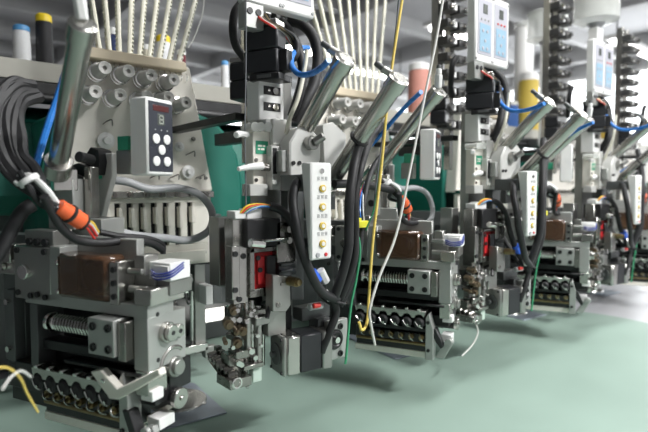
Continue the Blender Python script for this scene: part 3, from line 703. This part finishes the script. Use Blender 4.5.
# lower motor lying under the chassis and the steel end plate to its right
t = rep('stepper_motor', 'black lower stepper motor with pale flange above the table, {w} of its row', 'motor', W, at(300, 378, .77), 4, 'lower stepper motors')
FB = Frame(at(283, 357, .765).x, at(283, 357, .765).y, math.radians(-9.5))
t.fr = FB; t.e.rotation_euler = (0, 0, FB.a); hx = .031
zt, zb = FB.p(283, 338, 0).z, FB.p(283, 378, 0).z; zc = (zt+zb)/2
xb, xc_, xd = FB.p(301, 357, 0).x, FB.p(323, 355, 0).x, FB.p(333, 355, 0).x
t.base = Vector((xb/2, .03, zb)); t.e.location = FB.wor(t.base)
t.part('front_flange', MB().box(0, .009, 0, .058, zb, zt), 'alud', bev=.003)
t.part('front_housing', MB().box(.009, xb, 0, .058, zb, zt), 'alu', bev=.003)
t.part('hub', MB().cyl((-.003, .029, zc), (0, .029, zc), .021, n=28).cyl((-.012, .029, zc), (0, .029, zc), .006, n=14), 'greyd')
s = MB()
for y in (.006, .052):
    for z in (zb+.006, zt-.006): s.cyl((0, y, z), (-.002, y, z), .003, n=10)
t.part('flange_screw', s, 'blk', bev=0)
t.part('motor_body', MB().box(xb, xc_, .002, .056, zb+.001, zt-.001), 'motor', bev=.003)
t.part('rear_cap', MB().box(xc_, xd, 0, .058, zb, zt), 'alud', bev=.003)
t.part('mount_plate', MB().box(.002, .010, .046, .062, zt, zt+.10), 'alud')
PY_ = .765
t = rep('bearing_plate', 'square grey bearing plate with a black hub right of the {w} lower motor', 'plate', W, at(339, 359, PY_), 4, 'square bearing plates')
pl = t.part('plate', MB().f(W, 328, 348, 320, 359, PY_, .014), 'grey', bev=.002)
c = at(334, 339, PY_); t.part('hub', MB().cyl(c, c+Vector((0, -.004, 0)), .020, n=28).ring(c+Vector((0, -.005, 0)), (0, 1, 0), .014, .003, 22, 8), 'blk', bev=0)
t.part('hub_shaft', MB().cyl(c, c+Vector((0, -.012, 0)), .006, n=14), 'chrome', bev=0)
for px, py in ((340, 326), (340, 353)):
    p = at(px, py, PY_); t.part('bolt', MB().lathe(p, (0, -1, 0), [(0, .0062), (.003, .0062), (.003, .0035), (.001, .003)], 12), 'blk', pl, bev=0)
t.part('stay', MB().f(W, 318, 330, 318, 330, PY_+.014, .03).f(W, 302, 330, 306, 319, PY_+.03, .03), 'greyd')

# cables of unit B
def cable(tmpl, pts, r, m_='rub', n=4, group=None, name='black_cable', cat='cable'):
    return rep1(name, tmpl, cat, MB().tube([at(*p) for p in pts], r, 10), m_, n, group)
cable('thick black cable dropping in an arc beside the {w} upper stepper motor', [(288, 20, .90), (302, 24, .88), (314, 38, .86), (318, 60, .85), (314, 84, .84), (304, 104, .84), (296, 122, .85)], .012, group='thick cables by the upper motors')
cable('black cable bent from the {w} twin-panel box down to the cylinder bracket', [(282, 22, .91), (292, 36, .86), (300, 55, .84), (303, 76, .83), (298, 98, .83), (292, 116, .85)], .010, group='inner cables by the upper motors')
cable('black cable looping close to the right side of the {w} upper motor', [(278, 40, .86), (288, 34, .84), (297, 44, .83), (294, 58, .83), (281, 62, .85)], .007, group='small loops at the upper motors')
cable('black corrugated cable arching left of the {w} upper stepper motor', [(243, 2, .93), (235, 12, .93), (233, 30, .93), (236, 46, .94), (244, 58, .95)], .0085, group='corrugated cables left of the motors')
cable('blue air hose curving from the {w} left tilted cylinder round to the black cables', [(329, 60, .67), (321, 68, .70), (310, 74, .74), (299, 74, .77), (292, 66, .80), (292, 56, .82), (299, 49, .84), (308, 48, .85)], .0055, 'blue', 4, 'blue air hoses at left cylinders', 'air_hose', 'hose')
cable('blue air hose running down beside the {w} right tilted cylinder', [(421, 92, .63), (408, 104, .68), (396, 117, .72), (384, 131, .76), (370, 146, .80), (352, 160, .84)], .0045, 'blue', 4, 'blue air hoses at right cylinders', 'air_hose', 'hose')
cable('long black cable curving down left of the {w} four-button box', [(303, 178, .78), (296, 184, .74), (293, 200, .73), (296, 224, .72), (302, 250, .72), (311, 274, .72), (322, 292, .73), (337, 300, .74)], .0085, group='long cables left of the button boxes')
cable('black cable sweeping from the {w} coloured terminal wires down to the bearing plate', [(270, 206, .79), (282, 211, .78), (293, 226, .77), (301, 250, .765), (310, 272, .76), (321, 289, .755), (332, 300, .75), (336, 312, .75), (330, 330, .75), (324, 345, .755), (322, 352, .758)], .0078, group='sweeping cables over the lower motors')
cable('black cable hanging right of the {w} four-button box, nearest the box', [(372, 120, .78), (362, 138, .75), (355, 162, .73), (350, 195, .72), (349, 225, .72), (348, 250, .72), (341, 278, .73), (334, 298, .74)], .0095, group='hanging cables next to the button boxes')
cable('black cable hanging right of the {w} four-button box, outer one of the pair', [(380, 124, .79), (368, 145, .755), (360, 170, .735), (355, 200, .725), (355, 232, .725), (354, 258, .725), (346, 284, .735), (338, 302, .745)], .0085, group='outer hanging cables')
cable('thin black cable hung furthest right among the {w} hanging cables', [(386, 150, .80), (372, 170, .78), (364, 200, .76), (361, 235, .75), (358, 262, .745), (349, 288, .745), (340, 306, .75)], .006, group='thin outer hanging cables')
cable('horizontal black cable passing behind the {w} four-button box', [(334, 184, .80), (352, 184, .80), (374, 186, .80), (392, 190, .80)], .009, group='horizontal cables behind the boxes')
cable('black cable slung from the {w} cable knot up to the lower plate', [(339, 304, .75), (328, 300, .76), (318, 288, .78), (312, 272, .80), (306, 258, .82)], .007, group='slung cables at the knots')
cable('green cord hanging down past the {w} square bearing plate', [(356, 228, .735), (360, 250, .735), (356, 280, .74), (351, 305, .745), (348, 335, .75), (346, 358, .752), (345, 364, .752)], .0026, 'tgrn', 4, 'green cords', 'green_thread', 'thread')
cable('thin white hose dropping beside the {w} upper stepper motor to the hook block', [(307, 50, .80), (304, 72, .80), (298, 98, .80), (290, 118, .81), (286, 134, .82)], .0042, 'tube', 4, 'thin white hoses', 'white_hose', 'hose')
rep1('cable_tie', 'black cable tie gathering the hanging cables over the {w} bearing plate', 'cable tie', MB().ring(at(337, 302, .745), (.3, 0, 1), .016, .003, 20, 6), 'rub', 4, 'cable ties')
t = rep('cable_connector', 'blue and white cable connector among the cables under the {w} four-button box', 'plug', W, at(316, 278, .76), 4, 'blue and white plugs')
t.part('blue_shell', MB().tube([at(311, 272, .755), at(318, 281, .755)], .011, 8, smooth=False), mat('blue_plug_plastic', (.05,.16,.75), 0, .4, .05, 40))
t.part('white_shell', MB().tube([at(320, 270, .75), at(326, 282, .752)], .009, 8, smooth=False).tube([at(325, 291, .745), at(330, 300, .745)], .006, 8, smooth=False), 'white')
t.part('grey_shell', MB().tube([at(322, 305, .75), at(309, 307, .752)], .007, 8, smooth=False), 'ghose')
t.part('red_shell', MB().tube([at(320, 305, .744), at(313, 306, .744)], .005, 8, smooth=False), 'wred')
t = rep('cable_connector', 'yellow cable connector on green wires right of the {w} four-button box', 'plug', W, at(360, 228, .74), 4, 'yellow plugs')
t.part('plug_shell', MB().f(W, 352, 369, 221, 228, .735, .012).f(W, 357, 362, 218, 222, .738, .008), mat('lemon_plastic', (.80,.75,.05), 0, .4, .05, 40))
for k in range(4):
    t.part('wire', MB().tube([at(355+k*3, 222, .74), at(354+k*3, 210, .745), at(357+k*2, 196, .76), at(364, 182, .79)], .0018, 6), ['tgrn', 'wred', 'blue', 'twht'][k], bev=0)
# ------------------------------------------------------------------ thread towers, shelf, cones
TY = 1.05
t = rep('thread_tower', 'upright tower of black thread-break sensors behind the {w} twin-panel box', 'thread tower', W, at(262, 120, TY), 5, 'thread towers')
xa = at(250, 60, TY).x; xb = xa+.105; z0 = at(262, 120, TY).z
t.part('tower_post', MB().box(xa+.005, xa+.03, TY+.02, TY+.05, z0-.1, z0+.62).box(xa+.075, xa+.095, TY+.025, TY+.05, z0-.1, z0+.62), 'alu')
for i in range(11):
    z = z0+.03+i*.052
    u = t.part('sensor_unit', MB().box(xa, xa+.045, TY-.02, TY+.02, z, z+.026).box(xa+.06, xb, TY-.02, TY+.02, z, z+.026).box(xa+.04, xa+.065, TY, TY+.02, z+.006, z+.016), 'sensor')
    t.part('sensor_wheel', MB().cyl((xa+.015, TY-.02, z+.012), (xa+.015, TY-.032, z+.012), .009, n=14).cyl((xa+.085, TY-.02, z+.012), (xa+.085, TY-.032, z+.012), .009, n=14), 'chrome', u, bev=0)
    t.part('sensor_lamp', MB().box(xa+.030, xa+.044, TY-.022, TY-.02, z+.004, z+.02), 'white', u, bev=0)
t.part('rear_stay', MB().box(xa+.005, xa+.03, TY+.05, HY-.001, z0-.05, z0-.02), 'blk')
def cone(px, py0, py1, y, wpx, col, cap, label, n=1, group=None):
    b = at(px, py1, y); h = at(px, py0, y).z - b.z; r = (at(px+wpx/2, py1, y)-at(px-wpx/2, py1, y)).length*.5*.80
    t = rep('thread_cone', label, 'thread cone', W, b, n, group)
    t.part('thread_wrap', MB().lathe(b, (0, 0, 1), [(0, r*.97), (h*.02, r), (h*.80, r*.90), (h*.86, r*.86)], 28), CM[col], bev=0)
    t.part('cone_cap', MB().lathe(b+Vector((0, 0, h*.86)), (0, 0, 1), [(0, r*.90), (h*.11, r*.86), (h*.14, r*.7), (h*.14, r*.2), (h*.10, r*.18)], 24), cap, bev=0)
    t.part('cone_foot', MB().lathe(b+Vector((0, 0, 0)), (0, 0, 1), [(-.006, r*.6), (.0, r*.6)], 16), 'white', bev=0)
    return t
SHY = 1.62
zsh = at(30, 71, SHY).z
mcap = mat('sky_blue_cap', (.10,.32,.62), 0, .4, .05, 30); ycap = mat('yellow_cap', (.86,.62,.02), 0, .4, .05, 30)
CONES = [(23.5, 26, 24, 'white', mcap, 'white thread cone with a blue cap at the left end of the shelf'),
 (46, 15, 23, 'black', ycap, 'black thread cone with a yellow cap on the shelf beside the leftmost white cone'),
 (113, 28, 14, 'navy', 'white', 'navy thread cone with a white cap behind the nearest thread tubes'),
 (148, 45, 13, 'cream', 'white', 'cream thread cone behind the nearest thread tubes beside the yellow-capped cone'),
 (164, 36, 19, 'white', ycap, 'white thread cone with a yellow cap seen between the nearest thread tubes'),
 (182, 50, 11, 'maroon', 'white', 'maroon thread cone just right of the nearest thread tubes'),
 (225, 61, 9, 'white', mcap, 'slim white thread cone with a blue cap left of the nearest black rear motor')]
for px, py0, w_, col, cap, lab in CONES:
    yy = SHY+.03; d = ray(px, 100); d = CAM+d*((yy-CAM.y)/d.y)
    # stands on the shelf
    from_top = at(px, py0, yy).z
    b = Vector((d.x, yy, zsh+.011)); h = from_top-b.z
    r = (at(px+w_/2, 100, yy)-at(px-w_/2, 100, yy)).length*.5*.78
    t = rep('thread_cone', lab, 'thread cone', W, b-Vector((0, 0, .006)), 1, 'thread cones on the back shelf')
    t.part('thread_wrap', MB().lathe(b, (0, 0, 1), [(0, r*.97), (h*.02, r), (h*.80, r*.92), (h*.86, r*.88)], 28), CM[col], bev=0)
    t.part('cone_cap', MB().lathe(b+Vector((0, 0, h*.86)), (0, 0, 1), [(0, r*.93), (h*.11, r*.89), (h*.14, r*.7), (h*.14, r*.2), (h*.10, r*.18)], 24), cap, bev=0)
    t.part('cone_foot', MB().lathe(b, (0, 0, 1), [(-.006, r*.7), (.0, r*.7)], 16), 'white', bev=0)
EXTRA = [(418, 76, 92, 24, 'pink', 'white', 'coral pink thread cone standing between the two tilted cylinders', .82), (0,)]
def shelfcone(x, col, cap, lab, r, h, y=SHY+.03):
    b = Vector((x, y, zsh+.011))
    t = rep('thread_cone', lab, 'thread cone', W, b-Vector((0, 0, .006)), 1, 'thread cones on the back shelf')
    t.part('thread_wrap', MB().lathe(b, (0, 0, 1), [(0, r*.97), (h*.02, r), (h*.80, r*.92), (h*.86, r*.88)], 28), CM[col], bev=0)
    t.part('cone_cap', MB().lathe(b+Vector((0, 0, h*.86)), (0, 0, 1), [(0, r*.93), (h*.11, r*.89), (h*.14, r*.7), (h*.14, r*.2), (h*.10, r*.18)], 24), cap, bev=0)
    t.part('cone_foot', MB().lathe(b, (0, 0, 1), [(-.006, r*.7), (.0, r*.7)], 16), 'white', bev=0)
shelfcone(at(419, 100, SHY+.03).x, 'pink', 'white', 'coral pink thread cone beyond the nearest right tilted cylinder', .055, .26)
shelfcone(at(525, 100, SHY).x, 'yellow', 'white', 'gold thread cone in front of the tall white tube right of the second twin-panel box', .060, .33, SHY-.02)
shelfcone(at(510, 100, SHY+.03).x, 'blue', 'white', 'blue thread cone left of the gold thread cone', .05, .16)
shelfcone(at(607, 100, SHY+.03).x, 'yellow', 'white', 'gold thread cone behind the third slotted column', .06, .16)
shelfcone(at(592, 100, SHY+.03).x, 'pink', 'white', 'orange-pink thread cone behind the third upper stepper motor', .05, .18)
def setk(o, label=None, cat=None, kind=None, group=None):
    if label: o['label'] = label
    if cat: o['category'] = cat
    if kind: o['kind'] = kind
    if group: o['group'] = group
    return o
t = rep('tall_tube', 'tall white tube standing behind the gold thread cone right of the second twin-panel box', 'tube', W, (at(523, 100, SHY+.09).x, SHY+.09, zsh+.005), 1)
b = t.base.copy(); t.part('tube_body', MB().lathe(b, (0, 0, 1), [(0, .05), (.01, .055), (.62, .055), (.64, .05)], 28), 'white', bev=0)
t.part('tube_cap', MB().lathe(b+Vector((0, 0, .64)), (0, 0, 1), [(0, .058), (.03, .058), (.034, .03)], 28), 'clear', bev=0)
def drum(px, py0, py1, w_, y, label):
    a, c = at(px, py0, y), at(px, py1, y); r = w_/2*(c-CAM).dot(FW)/FPX
    t = rep('bead_drum', label, 'drum', W, (c.x, y, zsh-.1), 1, 'clear plastic drums')
    t.part('drum_wall', MB().lathe(c, (0, 0, 1), [(0, r*.7), (.012, r), (a.z-c.z, r), (a.z-c.z+.004, r*.96)], 32), 'clear', bev=0)
    t.part('drum_base', MB().lathe(c+Vector((0, 0, -.02)), (0, 0, 1), [(0, r*.2), (.018, r*.42), (.022, r*.42)], 32), 'ghose', bev=0)
    t.part('drum_lid', MB().lathe(c+Vector((0, 0, a.z-c.z+.004)), (0, 0, 1), [(0, r*1.03), (.012, r*1.03), (.014, r*.9)], 32), 'clear', bev=0)
    t.part('post', MB().box(c.x-.03, c.x+.03, y-.02, y+.02, zsh-.1, c.z-.02), 'white')
    t.part('post_foot', MB().box(c.x-.04, c.x+.02, y+.02, HY-.001 if y < HY else 1.50, zsh-.1, zsh-.06), 'greyd')
drum(547, 16, 42, 38, 1.40, 'clear plastic drum standing between the second and third twin-panel boxes')
drum(596, -14, 24, 42, 1.05, 'clear plastic drum on a white post above the third twin-panel box')
XA, XB = -.9, 4.6
t = Thing('thread_shelf', 'long pale grey shelf carrying the thread cones behind the heads', 'shelf', W, (1.5, SHY, zsh))
t.part('shelf_board', MB().box(XA, XB, SHY-.10, SHY+.16, zsh-.02, zsh+.005), 'shelf')
t.part('front_lip', MB().box(XA, XB, SHY-.112, SHY-.10, zsh-.045, zsh+.005), 'shelf')
s = MB()
for k in range(8): s.box(XA+.15+k*.7, XA+.19+k*.7, SHY-.02, SHY+.10, zsh-.12, zsh-.02)
t.part('shelf_leg', s, 'greyd')
t = Thing('machine_beam', 'long teal machine beam with black top rail behind the heads', 'machine beam', W, (1.5, 1.7, TABLE))
zt = at(40, 108, 1.5).z; zbm = at(40, 215, 1.5).z
pts = [(1.52, zbm), (1.48, zbm+.05), (1.48, zt-.12), (1.51, zt-.04), (1.58, zt), (1.78, zt), (1.80, zbm)]
mb = MB(); va = [mb.b.verts.new((XA, y, z)) for y, z in pts]; vb = [mb.b.verts.new((XB, y, z)) for y, z in pts]
mb.b.faces.new(va); mb.b.faces.new(vb[::-1])
for i in range(len(pts)): mb.b.faces.new((va[i], vb[i], vb[(i+1) % len(pts)], va[(i+1) % len(pts)]))
t.part('beam_body', mb, 'teal', bev=.01)
t.part('black_rail', MB().box(XA, XB, 1.50, 1.74, zt-.0, zsh-.115).box(XA, XB, 1.47, 1.50, zt+.03, zt+.06).cyl((XA, 1.47, zt+.02), (XB, 1.47, zt+.02), .014), 'blk')
s = MB().box(XA, XB, 1.62, 1.76, TABLE+.005, zbm+.02)
t.part('void_backing', s, 'greyd')  # dark sheet added to stand for the dark void below the heads
t = Thing('lit_gap_strip', 'glowing white strip added for the lit gap low behind the nearest stitching attachment', 'glowing strip', W, (at(222, 318, 1.55).x, 1.55, TABLE+.006))  # glowing strip added for the bright lit gap, not a real fitting
p0, p1 = at(196, 313, 1.55), at(240, 311, 1.55)
t.part('glow_bar', MB().box(p0.x, p1.x, 1.54, 1.56, at(220, 319, 1.55).z, at(220, 308, 1.55).z), mat('lit_gap_white', (1, .98, .92), 0, .5, emit=2.2))
t.part('strip_foot', MB().box(p0.x, p1.x, 1.545, 1.60, TABLE+.005, at(220, 319, 1.55).z), 'greyd')
# table, cloth, floor, room
t = Thing('work_table', 'long pale grey work table under the whole row of machine heads', 'table', W, (2, .9, 0))
t.part('tabletop', MB().box(-1.2, 5.4, -.05, 2.0, TABLE-.035, TABLE), mat('table_laminate', (.42,.42,.44), 0, .4, .05, 6), bev=.003)
for x in (-1.1, 1.0, 3.2, 5.3):
    for y in (.05, 1.9): t.part('leg', MB().box(x-.03, x+.03, y-.03, y+.03, .0, TABLE-.035), 'greyd')
cm = MB(); CX0, CX1, CY0, CY1 = -1.0, 2.12, -.03, 1.56; nx, ny = 150, 76
def wr(x, y):
    return .0010*math.sin(x*3.1+y*2.0+math.sin(y*3))+.0008*math.sin(x*1.7-y*4.3+1.3)+.0004*math.sin(9*x+5*y)
gv = [[cm.b.verts.new((CX0+(CX1-CX0)*i/nx+(.012*math.sin(j*.35) if i == nx else 0), CY0+(CY1-CY0)*j/ny, TABLE+.0026+wr(CX0+(CX1-CX0)*i/nx, CY0+(CY1-CY0)*j/ny)*.5)) for j in range(ny+1)] for i in range(nx+1)]
for i in range(nx):
    for j in range(ny): cm.b.faces.new((gv[i][j], gv[i+1][j], gv[i+1][j+1], gv[i][j+1]))
cl = link('green_cloth', cm, mat('pale_green_cloth', (.27,.37,.315), 0, .55, .05, 5, bump=.04), 0)
setk(cl, 'pale green cloth spread over the work table', 'cloth')
def struct(name, mb, m): return setk(link(name, mb, m, 0), kind='structure')
struct('floor', MB().box(-5, 10, -4, 11, -.05, 0), mat('floor_concrete', (.30,.30,.30), 0, .5, .06, 3))
wallm = mat('wall_paint', (.42,.42,.43), 0, .7, .05, 2)
struct('wall_back', MB().box(-5, 10, 11, 11.2, 0, 3.6), wallm)
struct('wall_front', MB().box(-5, 10, -4.2, -4, 0, 3.6), wallm)
struct('wall_left', MB().box(-5.2, -5, -4, 11, 0, 3.6), mat('wall_paint_darkened', (.20,.20,.21), 0, .7, .05, 2))  # paint darkened so that faces turned left stay in shade
struct('wall_right', MB().box(10, 10.2, -4, 11, 0, 3.6), mat('wall_paint_brightened', (.72,.72,.72), 0, .7, .04, 2))  # bright haze of this side put into a lighter wall colour
struct('ceiling', MB().box(-5, 10.2, -4, 11.2, 3.6, 3.8), mat('ceiling_paint', (.50,.50,.51), 0, .7, .06, 2))
s = MB()
for k in range(8): s.box(-5, 10, 2.4+k*1.2, 2.52+k*1.2, 3.42, 3.6)
struct('trim_1', s, mat('beam_grey', (.52,.52,.52), 0, .6, .04, 4))
s = MB()
for k in range(7): s.box(-4.5+k*2.2, -4.38+k*2.2, -4, 11, 3.36, 3.6)
struct('trim_2', s, bpy.data.materials['beam_grey'])
lampm = mat('tube_lamp', (1, .99, .96), 0, .5, emit=9)
k = 0
for x, y in ((3.9, 5.2), (5.6, 5.6), (5.2, 8.2), (6.2, 8.2), (8.0, 6.0), (5.0, 3.6), (7.0, 2.6)):
    k += 1
    t = Thing('ceiling_lamp', 'white fluorescent ceiling lamp hanging far behind the machine heads', 'ceiling lamp', W, (x, y, 3.36), 'fluorescent lamps behind the machine')
    t.part('lamp_tray', MB().box(x-.65, x+.65, y-.08, y+.08, 3.0, 3.05), 'white')
    t.part('glow_bar', MB().cyl((x-.6, y, 2.98), (x+.6, y, 2.98), .03, n=12), lampm, bev=0)
    t.part('hanging_rod', MB().cyl((x-.5, y, 3.05), (x-.5, y, 3.42), .008, n=8).cyl((x+.5, y, 3.05), (x+.5, y, 3.42), .008, n=8), 'greyd', bev=0)
# daylight windows in the right and back walls
wm = mat('window_daylight', (.95, .98, 1), 0, .5, emit=2.6)
for k, y in enumerate((-1.5, .7, 2.9, 5.1, 7.3)):
    o = struct('window_%d' % (k+1), MB().box(9.94, 9.99, y, y+1.9, 1.2, 3.3), wm)
    s = MB().box(9.90, 10, y-.06, y, 1.14, 3.36).box(9.90, 10, y+1.9, y+1.96, 1.14, 3.36).box(9.90, 10, y, y+1.9, 1.14, 1.2).box(9.90, 10, y, y+1.9, 3.3, 3.36).box(9.92, 9.99, y+.93, y+.97, 1.2, 3.3)
    f = link('window_frame', s, M['white'], 0); f.parent = o
for k, x in enumerate((3.6, 5.8, 8.0)):
    o = struct('window_%d' % (k+6), MB().box(x, x+1.8, 10.94, 10.99, 1.2, 3.3), wm)
    s = MB().box(x-.06, x, 10.9, 11, 1.14, 3.36).box(x+1.8, x+1.86, 10.9, 11, 1.14, 3.36).box(x, x+1.8, 10.9, 11, 1.14, 1.2).box(x, x+1.8, 10.9, 11, 3.3, 3.36).box(x+.88, x+.92, 10.92, 10.99, 1.2, 3.3)
    f = link('window_frame', s, M['white'], 0); f.parent = o
# loose threads hanging by unit B
rep1('yellow_thread', 'yellow thread running from the top of the picture down to the second roller bank', 'thread', MB().tube([at(412, -60, .68), at(399, 20, .68), at(389, 90, .68), at(381, 170, .68), at(373, 240, .68), at(369, 295, .675), at(367, 322, .67), at(362, 330, .668), at(359, 322, .668)], .0026, 8), 'tyel', 1)
rep1('white_thread', 'thin white thread hanging in front of the second brown cover', 'thread', MB().tube([at(452, -60, .66), at(438, 30, .66), at(424, 100, .66), at(410, 170, .66), at(396, 235, .66), at(380, 275, .66), at(370, 308, .66), at(371, 325, .66), at(375, 345, .665)], .0024, 8), 'twht', 1)
rep1('green_thread', 'green thread hanging over the nearest right tilted cylinder', 'thread', MB().tube([at(404, -60, .70), at(393, 60, .70), at(384, 130, .70), at(376, 200, .70), at(366, 230, .73)], .0018, 6), 'tgrn', 1)
rep1('grey_thread', 'dark grey thread hanging left of the yellow thread', 'thread', MB().tube([at(404, -60, .69), at(397, 20, .69), at(388, 100, .69), at(378, 170, .69), at(374, 205, .71)], .002, 6), 'tdrk', 1)
rep1('grey_thread', 'fine pale thread hanging loose right of the nearest thread tubes', 'thread', MB().tube([at(206, -30, 1.3), at(203, 10, 1.3), at(198, 28, 1.3), at(193, 40, 1.3), at(188, 48, 1.27)], .0014, 6), 'twht', 1)
rep1('white_thread', 'short white thread tail hanging from the second stitching attachment above the cloth', 'thread', MB().tube([at(475, 322, .815), at(478, 332, .80), at(473, 344, .79), at(462, 356, .785)], .002, 6), 'twht', 1)
rep1('grey_thread', 'fine grey thread dropping beside the nearest slotted column', 'thread', MB().tube([at(246, -10, .83), at(246, 60, .83), at(245, 130, .83), at(246, 205, .83)], .0013, 6), 'tdrk', 1)
# far left: black cable bundle and colored leads
rb = random.Random(8)
LB = ['outermost', 'second', 'third', 'fourth', 'fifth', 'sixth', 'seventh', 'innermost']
for k in range(8):
    o = [rb.uniform(-3, 3) for _ in range(6)]; u = 4*(k-3.5)
    rep1('black_cable', LB[k]+' black cable of the thick bundle arching at the left edge', 'cable',
      MB().tube([at(34+u*.3+o[0], 90+u*.5, .97), at(16+u*.6+o[1], 92+u*.8, .95), at(5+u+o[2], 112+u*.4, .92), at(5+u+o[3], 138, .90), at(14+u*.8+o[4], 160-u*.3, .88), at(26+u*.5+o[5], 176-u*.5, .86), at(40+u*.2, 192-u*.3, .83)], .0088 if k % 3 else .0065, 8), 'rub', 1, 'black cables at the left edge')
rep1('air_hose', 'blue air hose curving down left of the nearest steep cylinder', 'hose', MB().tube([at(66, 70, .93), at(58, 96, .92), at(49, 122, .91), at(41, 148, .90), at(35, 170, .89), at(34, 180, .87)], .0055, 8), 'blue', 1)
rep1('black_cable', 'black cable hanging down at the far left beside the steel side block', 'cable', MB().tube([at(33, 204, .84), at(22, 212, .84), at(12, 228, .84), at(3, 246, .84), at(-8, 262, .84)], .010, 10), 'rub', 1)
rep1('yellow_wire', 'yellow wire curling in front of the nearest roller bank', 'wire', MB().tube([at(-4, 368, .60), at(8, 368, .62), at(20, 378, .64), at(28, 395, .66), at(38, 412, .68)], .0012, 6), 'tyel', 1)
rep1('white_wire', 'white wire bent up in front of the nearest roller bank', 'wire', MB().tube([at(2, 390, .60), at(10, 378, .61), at(21, 371, .62), at(31, 377, .63)], .0013, 6), 'twht', 1)
# ------------------------------------------------------------------ repeat the modules along the row
kids = {}
for o in list(bpy.data.objects):
    if o.parent: kids.setdefault(o.parent, []).append(o)
def ctree(o, parent=None):
    c = o.copy(); C.objects.link(c)
    if parent: c.parent = parent
    for ch in kids.get(o, ()):
        if ch.name not in NEAR_ONLY: ctree(ch, c)
    return c
NEAR_ONLY = {'lever_arm', 'long_bar', 'left_bracket'}      # only the nearest roller attachment shows these
for o, tmpl, n in MOD:
    for k in range(1, n):
        c = ctree(o); c.location.x += PITCH*k; c['label'] = tmpl.format(w=ORD[k] if k < n-1 or n < 4 else 'farthest')
        if o.get('group') == 'thread tubes of head': c['group'] = 'thread tubes of head, ' + ORD[k]
for o in list(bpy.data.objects):
    if o.get('group') == 'thread tubes of head': o['group'] = 'thread tubes of head, nearest'
# the bank of the nearest roller attachment is swung a little further up and back than the others
for o in kids[MOD[0][0]]:
    b = o.name.split('.')[0]
    if b in ('thread_finger', 'lower_bar', 'middle_bar', 'bottom_bar', 'end_bracket'): o.location += Vector((0, .010, .017))
    if b == 'roller': o.location += Vector((0, .004, .005))
# ------------------------------------------------------------------ light, world, camera
def area(name, loc, target, sx, sy, power, col=(1, 1, 1)):
    l = bpy.data.lights.new(name, 'AREA'); l.shape = 'RECTANGLE'; l.size = sx; l.size_y = sy; l.energy = power; l.color = col
    o = bpy.data.objects.new(name, l); C.objects.link(o); o.location = loc
    o.rotation_euler = (Vector(target)-Vector(loc)).to_track_quat('-Z', 'Y').to_euler(); return o
for x, w in ((1.7, 120), (4.2, 22)): area('aisle_lamp', (x, -1.7, 3.25), (x, -1.3, 0), .8, .1, w)
for x in (1.4, 3.6, 5.8): area('row_fill', (x, .35, 3.3), (x, .6, 0), 1.3, .22, 24)  # added fill above the row, brightens the head fronts
area('right_window_light', (9.6, 1.6, 2.2), (0, 1.4, 1.2), 4.0, 1.8, 90, (.95, .98, 1))
wd = bpy.data.worlds.new('World'); bpy.context.scene.world = wd; wd.use_nodes = True
wd.node_tree.nodes['Background'].inputs['Color'].default_value = (.92, .96, 1, 1); wd.node_tree.nodes['Background'].inputs['Strength'].default_value = .3
cd = bpy.data.cameras.new('Camera'); cam = bpy.data.objects.new('Camera', cd); C.objects.link(cam)
cd.sensor_width = 36; cd.lens = 36*FPX/648; cd.clip_start = .02
cam.location = CAM; cam.rotation_euler = (PI/2-PT, 0, TH-PI/2)
cd.dof.use_dof = True; cd.dof.focus_distance = 1.0; cd.dof.aperture_fstop = 3.2
sc = bpy.context.scene; sc.camera = cam
sc.view_settings.view_transform = 'Standard'; sc.view_settings.look = 'None'; sc.view_settings.gamma = 1; sc.view_settings.use_curve_mapping = False
sc.view_settings.exposure = 0.48
